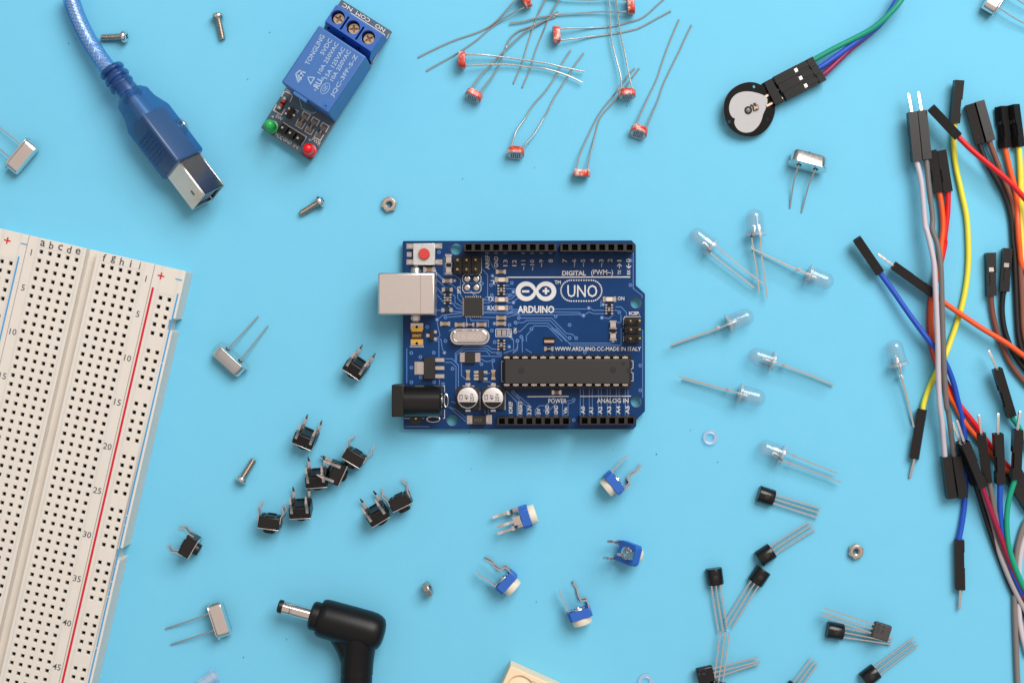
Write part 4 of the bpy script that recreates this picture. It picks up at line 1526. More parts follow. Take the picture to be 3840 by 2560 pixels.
    # two round lights
    for mt, (u, v), nm, lab in ((GREENL, (125, 858), 'green', 'green lens'), (REDL, (795, 1272), 'red', 'red lens')):
        q = W(26, u, v, ZB + 6.6)
        e_ = MB()
        e_.lathe([(1.9, 1.2), (1.9, 1.9), (1.55, 2.0), (1.5, 5.4), (1.35, 6.1), (.95, 6.55), (.5, 6.72), (.02, 6.78)], Matrix.Translation((q.x, q.y, ZB)), 24)
        o = e_.build('indicator_light', mt, root)
        o['label'] = lab
        e_ = MB(); e_.box(q.x - .9, q.x - .5, q.y - .2, q.y + .2, ZB, ZB + 1.3); e_.cut(); e_.box(q.x + .5, q.x + .9, q.y - .2, q.y + .2, ZB, ZB + 1.3)
        build_each(e_, 'lead', SILVER, o)


build_relay()

# ------------------------------------------------------------------ loose parts: helpers
def hdg(du, dv):
    """world direction of a traced direction (right, down)"""
    return Vector((du, -dv, 0)).normalized()


def basis(x, y, z, o):
    M = Matrix((x, y, z)).transposed().to_4x4()
    M.translation = o
    return M


def settle(M, pts, gap=0.02):
    """lift placement M so that the lowest of pts touches the table"""
    lo = min((M @ Vector(p)).z for p in pts)
    M = M.copy()
    M.translation.z += gap - lo
    return M


def child_pts(root):
    out = []
    for c in root.children:
        if c.type == 'MESH':
            out += [v.co.copy() for v in c.data.vertices]
    return out


def blend_z(pts, z0, z1, frac=0.35, bump=None):
    """fade heights from z0 at the body to z1 further out"""
    n = len(pts)
    L = [0.0]
    for i in range(1, n):
        L.append(L[-1] + math.hypot(pts[i][0] - pts[i - 1][0], pts[i][1] - pts[i - 1][1]))
    out = []
    for i, p in enumerate(pts):
        t = L[i] / L[-1]
        f = max(0.0, 1 - t / frac)
        z = z1 + (z0 - z1) * f * f * (3 - 2 * f) if z0 > z1 else z1
        out.append((p[0], p[1], z))
    return out


# ------------------------------------------------------------------ photoresistors
def ldr(label, c, face, lift, tilt, leads, n=3):
    """c centre, face = traced direction the face looks to"""
    f = hdg(*face)
    lat = Vector((0, 0, 1)).cross(f)
    R = Matrix.Rotation(-math.radians(tilt), 4, 'Y')
    M = basis(f, lat, Vector((0, 0, 1)), W(n, c[0], c[1], 2.2 + lift)) @ R
    M.translation = W(n, c[0], c[1], 2.2 + lift)
    prof = []
    for k in range(36):
        a = 2 * math.pi * k / 36
        y, z = 2.5 * math.cos(a), 2.5 * math.sin(a)
        prof.append((y, max(-2.12, min(2.12, z))))

    def ring(x, s):
        return [(x, p[0] * s, p[1] * s) for p in prof]
    M = settle(M, ring(-1, 1) + ring(1, 1), 0.02 + lift)
    root = thing('photoresistor', label, 'photoresistor', M, 'photoresistors with long wire leads')
    b = MB()
    b.loft([ring(-1.02, .82), ring(-.95, .95), ring(-.7, 1.0), ring(.72, 1.0), ring(.9, .97), ring(.97, .93)])
    b.build('red_coated_body', LDRR, root, world=False)
    fc = MB()
    fc.loft([ring(.9, .90), ring(1.0, .90)], smooth=False)
    zig = []
    for k in range(5):
        x = -1.1 + k * .55
        zz = 1.15 if k % 2 == 0 else -1.15
        zig += [(x, zz), (x, -zz)]
    Tz = Matrix(((0, 0, 1, 1.012), (1, 0, 0, 0), (0, 1, 0, 0), (0, 0, 0, 1)))
    fc.line(zig, .24, 0, 1, T=Tz)
    for y in (-1.85, 1.85):
        fc.disc((y, 0), .3, 0.02, 12, 2, T=Tz)
    fc.build('sensing_face', [LDRG, LDRT, SILVER], root, world=False)
    for i, (ld, zend) in enumerate(leads):
        st = [M @ Vector((-1.0, y, 0)) for y in (-1.6, 1.6)]
        p0 = W(n, ld[0][0], ld[0][1], 2.2)
        s = min(st, key=lambda q: (q - p0).length)
        pts = WL(n, blend_z(ld, s.z, zend))
        pts = [s - (M.to_3x3() @ Vector((-.4, 0, 0))), s] + pts[1:]
        w = MB()
        w.tube([pts[0]] + smooth(pts[1:], 5), 0.235, 8)
        w.build('lead', WIRE, root)
        bl = MB()
        bl.lathe([(.42, -.05), (.36, .15), (.24, .35)], Matrix.Translation(s) @ (M.to_3x3() @ Vector((-1, 0, 0))).to_track_quat('Z', 'Y').to_matrix().to_4x4(), 10)
        bl.build('lead_collar', LDRR, root)
    return root


ldr('photoresistor with red cut edge at the top border, leads crossing down to the left', (1006, 2), (1, -.62), 0, 0, [
    ([(940, -32), (905, 25), (860, 78), (780, 165), (700, 225), (600, 270), (450, 320), (300, 385), (145, 462)], .26),
    ([(992, 60), (930, 95), (840, 145), (770, 195), (700, 250), (620, 320), (550, 370), (490, 410), (400, 465), (300, 520), (213, 570)], .26)])
ldr('photoresistor standing at the top border with red rim facing right, leads running left', (1852, 46), (1, -.08), 0, 3, [
    ([(1815, -5), (1700, -8), (1550, 2), (1420, 0), (1300, -8), (1180, -30)], 1.3),
    ([(1810, 95), (1760, 98), (1600, 97), (1450, 108), (1280, 118), (1100, 145), (1000, 172), (880, 187)], .8)])
ldr('photoresistor facing left below the top border, leads curving right and up past two crossing wires', (1252, 281), (-1, .03), 0, 5, [
    ([(1283, 230), (1380, 228), (1540, 225), (1690, 215), (1800, 190), (1920, 155), (1990, 110), (2060, 45), (2110, 0), (2140, -30)], .26),
    ([(1283, 325), (1400, 312), (1540, 295), (1700, 275), (1880, 238), (1960, 205), (2060, 150), (2172, 90)], .26)])
ldr('photoresistor with half red half white rim facing left, leads running straight right', (497, 483), (-1, 0), .5, 0, [
    ([(528, 443), (640, 440), (740, 450), (900, 470), (1050, 492), (1200, 515), (1300, 540), (1478, 577)], 1.5),
    ([(528, 527), (700, 520), (880, 520), (1030, 540), (1150, 550), (1280, 585), (1370, 620), (1463, 665)], 1.5)])
ldr('tilted photoresistor with crossed curving leads, left of the other grey faced ones', (592, 768), (-.46, .88), 0, 18, [
    ([(580, 712), (610, 655), (650, 600), (710, 540), (780, 465), (850, 395), (920, 330), (1000, 260), (1100, 200), (1180, 155), (1265, 97)], 1.0),
    ([(638, 765), (670, 705), (730, 630), (780, 550), (815, 470), (840, 410), (865, 340), (900, 290), (960, 245), (1060, 210), (1120, 185), (1180, 160), (1248, 135)], .55)])
ldr('photoresistor with pink and red rim above a grey zigzag face, right of the relay module', (928, 1225), (-.09, 1), 0, 24, [
    ([(900, 1172), (915, 1100), (935, 1045), (1000, 950), (1070, 840), (1160, 740), (1240, 625), (1300, 510), (1370, 403)], .4),
    ([(987, 1197), (1010, 1150), (1080, 1070), (1150, 950), (1190, 880), (1240, 780), (1330, 640), (1390, 540), (1474, 427)], .4)])
ldr('lowest photoresistor, bright red rim with two leads that nearly touch higher up', (1455, 1392), (-.04, 1), 0, 1, [
    ([(1418, 1352), (1440, 1250), (1490, 1130), (1570, 960), (1620, 880), (1700, 780), (1760, 700), (1820, 620), (1880, 550)], .26),
    ([(1503, 1367), (1530, 1230), (1560, 1100), (1590, 980), (1630, 910), (1720, 810), (1800, 710), (1850, 640), (1918, 550)], .26)])
ldr('photoresistor whose leads rise straight to the top border, over the tips of other leads', (1820, 755), (0, 1), .5, 14, [
    ([(1785, 710), (1770, 620), (1740, 500), (1710, 390), (1690, 270), (1683, 120), (1675, 0), (1670, -60)], 1.6),
    ([(1845, 720), (1835, 600), (1800, 420), (1770, 280), (1750, 150), (1735, 0), (1730, -60)], 1.6)])
ldr('rightmost photoresistor with grey zigzag face and two parallel leads rising to the right', (1915, 1058), (-.32, .95), 0, 28, [
    ([(1893, 1003), (1940, 890), (2000, 760), (2060, 630), (2110, 480), (2150, 370), (2190, 270), (2238, 158)], .3),
    ([(1975, 1040), (2020, 920), (2070, 800), (2110, 680), (2180, 530), (2240, 410), (2290, 300), (2338, 202)], .3)])
ldr('photoresistor of which only two long leads enter from the top border', (1262, -122), (.35, -.94), 0, 0, [
    ([(1210, -95), (1165, 0), (1110, 110), (1060, 240), (1010, 400), (970, 530), (910, 670)], .26),
    ([(1312, -60), (1275, 0), (1210, 110), (1150, 250), (1090, 400), (1040, 560), (980, 703)], .26)])


# ------------------------------------------------------------------ quartz crystals
def rr3(w, h, y, seg=6, r=None):
    return [(p[0], y, p[1]) for p in rrect(0, 0, w, h, r if r else h / 2 - .01, seg)][::-1]


CRY = {}


def crystal(label, n, c, ldir, tilt, leads, zend=.25):
    yd = hdg(*ldir)
    xd = yd.cross(Vector((0, 0, 1)))
    M = basis(xd, yd, Vector((0, 0, 1)), W(n, c[0], c[1], 2.0)) @ Matrix.Rotation(math.radians(tilt), 4, 'X')
    M.translation = W(n, c[0], c[1], 2.2)
    M = settle(M, rr3(11.1, 4.6, 0) + rr3(10.2, 3.7, -3.9))
    if not CRY:
        root = thing('quartz_crystal', label, 'quartz crystal', M, 'silver quartz crystals lying on the paper')
        b = MB()
        b.loft([rr3(10.2, 3.7, -.35), rr3(10.2, 3.7, -3.4), rr3(9.9, 3.4, -3.8), rr3(9.3, 2.8, -3.95)])
        b.build('metal_can', CRYSTAL, root, world=False)
        b = MB()
        b.loft([rr3(11.1, 4.6, 0), rr3(11.1, 4.6, -.28), rr3(10.5, 4.0, -.5)])
        b.build('base_flange', CRYSTAL, root, world=False, bevel=.06)
        for x in (-2.44, 2.44):
            b = MB()
            b.lathe([(.75, -.05), (.75, .03), (.3, .06)], Matrix.Translation((x, 0, 0)) @ Matrix.Rotation(-math.pi / 2, 4, 'X'), 14)
            b.build('glass_seal', BLACKG, root, world=False)
        CRY['p'] = root
    else:
        root = copy_thing(CRY['p'], M, label, skip=('lead',))
    for ld in leads:
        st = [M @ Vector((x, 0, 0)) for x in (-2.44, 2.44)]
        p0 = W(n, ld[0][0], ld[0][1], 2.2)
        s = min(st, key=lambda q: (q - p0).length)
        pts = WL(n, blend_z(ld, s.z, zend, 1.0))
        w = MB(); w.tube([s - yd * .2] + smooth([s] + pts[1:], 5), .215, 8); w.build('lead', WIRE, root)
    return root


crystal('quartz crystal below the round sensor, can upward and leads pointing down', 17, (1288, 287), (-.26, 1), 20,
        [[(1213, 265), (1185, 380), (1165, 500), (1148, 628)], [(1350, 310), (1310, 420), (1280, 530), (1245, 665)]])
crystal('quartz crystal cut off by the left border, beside the blue cable', 1, (128, 1122), (-.77, -.64), 0,
        [[(155, 1062), (0, 935), (-60, 885)], [(73, 1160), (0, 1097), (-60, 1045)]], 1.6)
crystal('quartz crystal between the breadboard and the blue microcontroller board, leads pointing up right', 14, (437, 362), (.68, -.73), 16,
        [[(403, 322), (490, 230), (578, 135)], [(478, 392), (555, 292), (635, 192)]])
crystal('quartz crystal near the bottom border left of the black barrel plug, leads pointing left', 15, (497, 675), (-.95, .31), -3,
        [[(463, 618), (300, 675), (127, 732)], [(505, 742), (340, 800), (168, 855)]], .5)
crystal('quartz crystal cut off by the top right corner', 20, (868, -2), (.865, .505), 0,
        [[(815, 115), (1000, 205), (1129, 275), (1300, 355)], [(1010, -2), (1129, 50), (1300, 135)]], 1.6)

# ------------------------------------------------------------------ clear light emitting diodes
LEDP = {}


def led(label, c, tip, leads, n=17, roll=0, zoff=0.0):
    xd = hdg(tip[0] - c[0], tip[1] - c[1])
    yd = Vector((0, 0, 1)).cross(xd)
    base = W(n, c[0], c[1], 2.95 + zoff)
    M0 = basis(xd, yd, Vector((0, 0, 1)), base)
    M = M0 @ Matrix.Rotation(math.radians(roll), 4, 'X') @ Matrix.Rotation(math.radians(1.5), 4, 'Y')
    if not LEDP:
        root = thing('clear_led', label, 'LED', M, 'clear LEDs lying on the paper')
        RX = Matrix.Rotation(math.pi / 2, 4, 'Y')
        b = MB()
        prof = [(2.5, .95), (2.5, 5.3)]
        for k in range(1, 9):
            a = math.pi / 2 * k / 8
            prof.append((max(.02, 2.5 * math.cos(a)), 5.3 + 2.5 * math.sin(a)))
        b.lathe(prof, RX, 32)
        b.build('lens', CLEARP, root, world=False)
        b = MB(); b.lathe([(2.6, -.05), (2.92, .1), (2.92, .85), (2.75, .98)], RX, 32); b.build('lens_rim', CLEARE, root, world=False)
        b = MB()      # anvil with cup and post, flat metal in the plane of the leads
        def sheet(pts, t=.45):
            b.prism(pts, -t / 2, t / 2)
        sheet([(-.3, .98), (.9, .98), (1.3, .45), (2.6, .35), (3.1, .9), (3.1, -.0), (2.3, -.15), (1.0, .3), (.9, 1.55), (-.3, 1.55)][::1])
        b.build('anvil', mat('led_frame', (0.95, 0.88, 0.83, 1), .45, .5), root, world=False)
        b = MB()
        b.prism([(-.3, -1.55), (.9, -1.55), (1.4, -1.3), (2.2, -1.5), (3.2, -1.35), (3.2, -.7), (2.2, -.75), (1.2, -.98), (-.3, -.98)], -.22, .22)
        b.build('post', MATS['led_frame'], root, world=False)
        b = MB(); b.tube([(3.2, 0.25, 0), (7.0, 0.05, 0)], .1, 6); b.build('lens_glint', CLEARE, root, world=False)  # pale rod drawn as the focused light streak inside the lens
        LEDP['p'] = root
    else:
        root = copy_thing(LEDP['p'], M, label, skip=('lead',))
    for ld, side in leads:
        s = M @ Vector((0, 1.27 * side, 0))
        ze = max(.35, s.z - .9 if abs(roll) < 45 else s.z - 1.0)
        pts = [s] + [W(n, p[0], p[1], s.z + (ze - s.z) * (i + 1) / (len(ld))) for i, p in enumerate(ld[1:])]
        w = MB()
        pp = smooth(pts, 4)
        w.tube([s + xd * .5] + pp, .27, 4, smooth=False)
        w.build('lead', LEDW, root)
        a = pts[0] + (pts[1] - pts[0]).normalized() * 2.6
        w = MB(); w.tube([a, a + (pts[1] - pts[0]).normalized() * .8], .42, 4, smooth=False); w.build('lead_collar', LEDW, root)
    return root


led('clear LED pointing up left, with two spread leads, leftmost of the three crossing ones', (495, 965), (319, 824),
    [([(475, 1005), (550, 1065), (700, 1180), (848, 1298)], 1), ([(525, 945), (600, 1010), (760, 1140), (930, 1270)], -1)])
led('clear LED pointing up, with two leads running straight down', (862, 862), (845, 632),
    [([(838, 880), (840, 980), (865, 1130), (890, 1340)], 1), ([(893, 875), (903, 980), (930, 1180), (957, 1382)], -1)])
led('clear LED pointing down right, its lead lying across the leads of the upright LED', (1295, 1180), (1503, 1269),
    [([(1290, 1178), (1190, 1135), (1000, 1048), (820, 962)], 1), ([(1290, 1184), (1190, 1140), (1010, 1056), (835, 972)], -1)], roll=90)
led('clear LED pointing up right, single lead running down left', (583, 242), (785, 168),
    [([(570, 247), (490, 280), (300, 345), (122, 412)], 1), ([(570, 249), (490, 283), (300, 349), (150, 404)], -1)], n=18, roll=90)
led('clear LED pointing up left, single lead running down right, above another that points right', (950, 536), (745, 470),
    [([(970, 540), (1050, 572), (1230, 640), (1415, 718)], -1), ([(970, 542), (1050, 575), (1230, 643), (1400, 712)], 1)], n=18, roll=90)
led('clear LED pointing right, single lead running up left, above the clear plastic washer', (668, 780), (871, 838),
    [([(650, 772), (560, 750), (400, 705), (200, 650)], 1), ([(650, 776), (560, 753), (400, 710), (230, 668)], -1)], n=18, roll=90)
led('lowest clear LED, pointing left with two parallel leads to the right', (1018, 1272), (820, 1190),
    [([(1025, 1310), (1110, 1342), (1290, 1410), (1470, 1480)], 1), ([(1048, 1252), (1130, 1283), (1290, 1350), (1443, 1410)], -1)], n=18)
led('clear LED standing apart beside the jumper wires, pointing up', (497, 1172), (445, 952),
    [([(500, 1195), (520, 1290), (560, 1430), (620, 1682)], 1), ([(503, 1195), (525, 1290), (565, 1430), (612, 1650)], -1)], n=6, roll=90)


# ------------------------------------------------------------------ screws, nuts, washers
SCR = {}


def screw(label, n, head, tip, roll=0):
    a = W(n, head[0], head[1], 1.75)
    b = W(n, tip[0], tip[1], .9)
    d = (b - a).normalized()
    b = a + d * 6.7
    d = (b - a).normalized()
    y = Vector((0, 0, 1)).cross(d).normalized()
    M = basis(d, y, d.cross(y), a) @ Matrix.Rotation(math.radians(roll), 4, 'X')
    if not SCR:
        root = thing('machine_screw', label, 'screw', M, 'small pan head machine screws')
        RX = Matrix.Rotation(math.pi / 2, 4, 'Y')
        s = MB()
        prof = [(.8, .3)]
        z = .9
        while z < 6.4:
            prof += [(.72, z), (.95, z + .17), (.95, z + .21), (.72, z + .38)]
            z += .42
        prof += [(.72, 6.6), (.58, 6.8)]
        s.lathe(prof, RX, 18, smooth=False)
        s.build('threaded_shaft', mat('worn_steel', (0.58, 0.50, 0.44, 1), .28, 1.0, rvar=.1), root, world=False)
        s = MB()
        s.lathe([(.6, -.72), (1.1, -.72), (1.5, -.5), (1.72, -.1), (1.75, .3), (1.7, .45), (.7, .5)], RX, 28)
        h = s.build('pan_head', CHROME, root, world=False)
        s = MB()
        for r_ in (0, 90):
            T = Matrix.Rotation(math.radians(r_), 4, 'X')
            s.box(-.76, -.70, -.85, .85, -.16, .16, T=T)
        s.build('cross_recess', DARK, h, world=False)
        SCR['p'] = root
    else:
        root = copy_thing(SCR['p'], M, label)
    return root


screw('small steel screw lying level right of the blue cable', 1, (915, 270), (748, 278), 20)
screw('small steel screw standing upright in the picture, head up, near the top border', 1, (1600, 115), (1637, 288), 0)
screw('small steel screw slanting down left, between the blue plug and the steel nut', 2, (474, 1478), (335, 1566), 35)
screw('small steel screw slanting with its head at the lower end, between breadboard and push buttons', 14, (478, 1095), (545, 985), 0)

NUTP = {}


def nut(label, M, cat='nut'):
    if not NUTP:
        root = thing('hex_nut', label, 'nut', M, 'small hexagonal steel nuts')
        s = MB()
        hexa = circle((0, 0), 2.3, 6)
        hole = circle((0, 0), 1.0, 24)
        s.plate(hexa, [hole], -.62, .62)
        ins = circle((0, 0), 1.98, 24)
        for z0, z1 in ((.62, .8), (-.62, -.8)):
            o = circle((0, 0), 1.93, 24)
            vs = [(p[0], p[1], z0 * 1.001) for p in o] + [(p[0] * .92, p[1] * .92, z1) for p in o] + [(p[0], p[1], z1) for p in hole] + [(p[0], p[1], z0) for p in hole]
            fs = []
            for k in range(24):
                k2 = (k + 1) % 24
                q = [[k, k2, 24 + k2, 24 + k], [24 + k, 24 + k2, 48 + k2, 48 + k], [48 + k, 48 + k2, 72 + k2, 72 + k]]
                fs += q if z0 > 0 else [f[::-1] for f in q]
            s.add(vs, fs)
        s.build('nut_body', mat('nut_steel', (0.62, 0.55, 0.50, 1), .3, 1.0, rvar=.12), root, world=False, bevel=.05)
        s = MB()
        prof = []
        z = -.75
        while z < .75:
            prof += [(1.0, z), (.82, z + .12), (1.0, z + .24)]
            z += .26
        s.lathe(prof, None, 24, smooth=False)
        s.f.pop(); s.m.pop(); s.s.pop(); s.f.pop(); s.m.pop(); s.s.pop()
        s.build('inner_thread', MATS['worn_steel'], root, world=False)
        NUTP['p'] = root
        return root
    return copy_thing(NUTP['p'], M, label)


def at(n, u, v, z, rz=0.0):
    return Matrix.Translation(W(n, u, v, z)) @ rotz(math.radians(rz))


nut('steel hexagonal nut lying flat above the blue microcontroller board', at(2, 980, 1502, .84, 14))
nut('steel hexagonal nut lying flat at the right, between transistors and jumper wires', at(19, 1277, 612, .84, 22))
ax = hdg(1, -.5)
Mn = basis(ax, Vector((0, 0, 1)).cross(ax), Vector((0, 0, 1)), W(15, 2157, 424, 2.1)) @ Matrix.Rotation(math.radians(80), 4, 'Y')
Mn = settle(Mn, [(2.3 * math.cos(a), 2.3 * math.sin(a), s) for a in [math.pi / 3 * k for k in range(6)] for s in (-.7, .7)])
nut('steel nut standing on its edge right of the black barrel plug', Mn)
ax = hdg(.8, -.6)
Mn = basis(ax, Vector((0, 0, 1)).cross(ax), Vector((0, 0, 1)), W(1, 1330, 925, 2.0)) @ Matrix.Rotation(math.radians(58), 4, 'Y')
Mn = settle(Mn, [(2.3 * math.cos(a), 2.3 * math.sin(a), s) for a in [math.pi / 3 * k for k in range(6)] for s in (-.7, .7)])
nut('steel nut peeping out from under the blue plug housing', Mn)


def washer(label, n, u, v):
    root = thing('plastic_washer', label, 'washer', at(n, u, v, 0.02), 'clear plastic washers')
    s = MB()
    s.lathe([(1.05, .0), (2.1, .0), (2.25, .2), (2.25, .9), (2.05, 1.15), (1.75, 1.1), (1.5, 1.0), (1.2, 1.1), (1.05, .95), (1.05, .0)], None, 32)
    s.f.pop(); s.m.pop(); s.s.pop(); s.f.pop(); s.m.pop(); s.s.pop()
    s.build('washer_ring', NYLON, root, world=False)
    return root


washer('clear plastic washer lying between the LEDs and the blue board', 18, 445, 1125)
washer('clear plastic washer cut by the bottom border, right of the cream block', 16, 1242, 1552)
d = hdg(-.8, .62)
M = frame(W(15, 515, 1083, 2.1), d)
root = thing('plastic_spacer', 'clear plastic spacer sleeve at the bottom border below the quartz crystal', 'spacer', M)
s = MB(); s.lathe([(1.0, 0), (2.05, 0), (2.05, .7), (1.8, .85), (1.8, 3.9), (2.0, 4.1), (2.0, 5.2), (1.0, 5.2), (1.0, 0)], Matrix.Rotation(math.pi / 2, 4, 'Y'), 24)
s.f.pop(); s.m.pop(); s.s.pop(); s.f.pop(); s.m.pop(); s.s.pop()
s.build('sleeve', NYLON, root, world=False)

# ------------------------------------------------------------------ push buttons
TACT = {}


def tact(label, n, p0, p1, kind, tilt):
    """p0-p1: traced front edge (metal line) on the upper side; the button points to the left-hand side of it on screen"""
    zt = 5.9
    a, b = W(n, p0[0], p0[1], zt), W(n, p1[0], p1[1], zt)
    x = (b - a).normalized()
    y = Vector((-x.y, x.x, 0))                    # towards the legs
    mid = (a + b) / 2
    M = basis(x, y, Vector((0, 0, 1)), Vector((0, 0, 0))) @ Matrix.Rotation(math.radians(tilt), 4, 'X')
    top = M @ Vector((0, 0, 3.0))
    o = Vector((mid.x - top.x, mid.y - top.y, 0))
    M.translation = o
    if kind == 'A':
        M = M @ Matrix.Rotation(math.pi / 2, 4, 'Y')
    if not TACT:
        root = thing('push_button', label, 'push button', Matrix.Identity(4), 'black push buttons with bent legs')
        b_ = MB(); b_.box(-3, 3, .02, 3.3, -3, 3)
        b_.build('housing', BLACK, root, world=False, bevel=.3)
        for r6 in ((-1.2, 1.2, 3.28, 3.6, -2.4, -1.7), (-1.2, 1.2, 3.28, 3.6, 1.7, 2.4), (-2.4, -1.9, 3.28, 3.55, -1.3, 1.3), (1.9, 2.4, 3.28, 3.55, -1.3, 1.3)):
            b_ = MB(); b_.box(*r6)
            b_.build('base_rib', BLACK, root, world=False)
        b_ = MB(); b_.box(-3.05, 3.05, -.22, .06, -3.05, 3.05)
        b_.build('cover_plate', SILVER, root, world=False, bevel=.06)
        b_ = MB(); b_.lathe([(1.75, .2), (1.75, 1.3), (1.6, 1.55), (1.2, 1.6)], Matrix.Rotation(math.pi / 2, 4, 'X'), 28)
        b_.build('button', BLACK, root, world=False)
        for sx in (-1, 1):
            for sz in (-1, 1):
                l = MB()
                l.strap([(sx * 3.08, 1.7, sz * 2.2), (sx * 3.12, 3.5, sz * 2.2), (sx * 3.75, 4.9, sz * 2.2), (sx * 3.8, 5.2, sz * 2.2), (sx * 3.15, 6.4, sz * 2.2), (sx * 3.1, 7.0, sz * 2.2)],
                        [.75, .75, .75, .7, .5, .3], .26, (0, 0, 1))
                l.build('leg', SILVER, root, world=False)
        TACT['p'] = root
        TACT['v'] = child_pts(root)
        Mf = settle(M, TACT['v'])
        root.matrix_world = Mf
        ROOTM[root.name] = Mf
        root['label'] = label
        return root
    Mf = settle(M, TACT['v'])
    return copy_thing(TACT['p'], Mf, label)


tact('black push button lying alone, just left of the blue board', 21, (730, 285), (855, 370), 'A', 22)
tact('topmost black push button of the cluster, legs up, apart from the others', 21, (330, 868), (470, 928), 'A', 22)
tact('black push button with splayed thin legs, upper right of the cluster', 21, (727, 990), (858, 1068), 'B', 3)
tact('black push button in the middle of the touching three, its button pointing right', 21, (697, 1205), (760, 1070), 'A', 18)
tact('black push button of the touching three, lower left with button pointing down', 21, (440, 1232), (605, 1220), 'A', 22)
tact('black push button below the touching three, legs straight up', 21, (315, 1473), (468, 1468), 'A', 22)
tact('black push button at the lower left of the cluster, thin splayed legs up', 21, (58, 1540), (215, 1563), 'B', 4)
tact('rightmost black push button, thin splayed legs, touching a tilted one', 21, (1138, 1415), (1275, 1350), 'B', 3)
tact('tilted black push button with legs up left, left of the rightmost one', 21, (970, 1537), (1100, 1460), 'A', 20)
tact('black push button near the breadboard with its button pointing right', 15, (300, 187), (375, 60), 'B', 3)

# ------------------------------------------------------------------ trimmer potentiometers
TR = {}


def trimmer(label, n, p0, p1, roll, tilt, flip=1):
    zt = 5.6
    a, b = W(n, p0[0], p0[1], zt), W(n, p1[0], p1[1], zt)
    x = (b - a).normalized(); y = Vector((-x.y, x.x, 0)); mid = (a + b) / 2
    M = basis(x, y, Vector((0, 0, 1)), Vector((0, 0, 0))) @ Matrix.Rotation(math.radians(tilt), 4, 'X')
    top = M @ Vector((0, 0, 3.0))
    M.translation = Vector((mid.x - top.x, mid.y - top.y, 0))
    M = M @ Matrix.Rotation(math.radians(roll), 4, 'Y')
    if not TR:
        root = thing('trimmer_potentiometer', label, 'trimmer', Matrix.Identity(4), 'blue trimmer potentiometers with white wheels')
        b_ = MB()
        poly = [(-3.3, -2.2), (-2.6, -3.0), (2.9, -3.0), (3.4, -2.6), (3.4, 2.6), (2.9, 3.0), (-2.6, 3.0), (-3.3, 2.2)]
        # octagonal slab, drawn in x-z, thick along y
        T = Matrix(((1, 0, 0, 0), (0, 0, 1, 0), (0, 1, 0, 0), (0, 0, 0, 1)))
        b_.prism(poly, .0, 2.5, T=T)
        o = b_.build('blue_housing', TRIM, root, world=False, bevel=.15)
        b_ = MB(); b_.lathe([(2.75, .02), (2.75, 1.7), (2.6, 1.9), (1.6, 1.95), (1.3, 1.7), (.02, 1.7)], Matrix.Rotation(math.pi / 2, 4, 'X'), 32)
        b_.build('white_wheel', TWHITE, root, world=False)
        b_ = MB(); b_.lathe([(2.0, -2.45), (1.9, -2.75), (1.3, -2.85), (1.2, -2.6), (.8, -2.6), (.6, -3.1), (.02, -3.15)], Matrix.Rotation(math.pi / 2, 4, 'X'), 24)
        b_.build('wiper_plate', SILVER, root, world=False)
        leg = MB(); leg.strap([(-2.0, 2.9, 0), (-2.9, 2.85, 0)], 2.2, .25, (0, 0, 1)); leg.strap([(-2.9, 2.7, 0), (-3.05, 4.8, 0)], 2.4, .3, (0, 0, 1))
        leg.strap(smooth([(-3.05, 4.8, 0), (-3.1, 6.2, 0), (-3.6, 7.9, 0), (-3.2, 9.6, 0)], 4), .75, .3, (0, 0, 1))
        leg.build('leg', SILVER, root, world=False)
        for sz in (-1, 1):
            leg = MB()
            leg.strap(smooth([(3.0, 1.5, sz * 2.2), (3.15, 3.5, sz * 2.2), (2.9, 4.6, sz * 2.2), (1.7, 4.85, sz * 2.2), (1.3, 6.0, sz * 2.3)], 4), 1.3, .28, (0, 0, 1))
            leg.strap(smooth([(1.3, 6.0, sz * 2.4), (1.25, 7.0, sz * 2.4), (1.5, 8.3, sz * 2.4), (1.0, 10.3, sz * 2.4)], 4), .7, .28, (0, 0, 1))
            leg.build('leg', SILVER, root, world=False)
        TR['p'] = root
        TR['v'] = child_pts(root)
        Mf = settle(M, TR['v'])
        root.matrix_world = Mf; ROOTM[root.name] = Mf
        return root
    return copy_thing(TR['p'], settle(M, TR['v']), label)


trimmer('blue trimmer with white wheel at lower left, closest under the blue board', 16, (968, 232), (1070, 358), 0, 0)
trimmer('blue trimmer with three flat legs pointing left, wheel facing right', 16, (515, 562), (470, 418), 90, 0)
trimmer('blue trimmer tilted so its round metal wiper shows, rightmost', 16, (1188, 818), (1222, 688), 90, 42)
trimmer('blue trimmer with kinked legs up left, leftmost, white wheel at lower right', 16, (312, 1000), (415, 885), 0, 0)
trimmer('blue trimmer lowest of all, white wheel facing down', 16, (755, 1180), (900, 1132), 0, 0)

# ------------------------------------------------------------------ transistors
TQ = {}


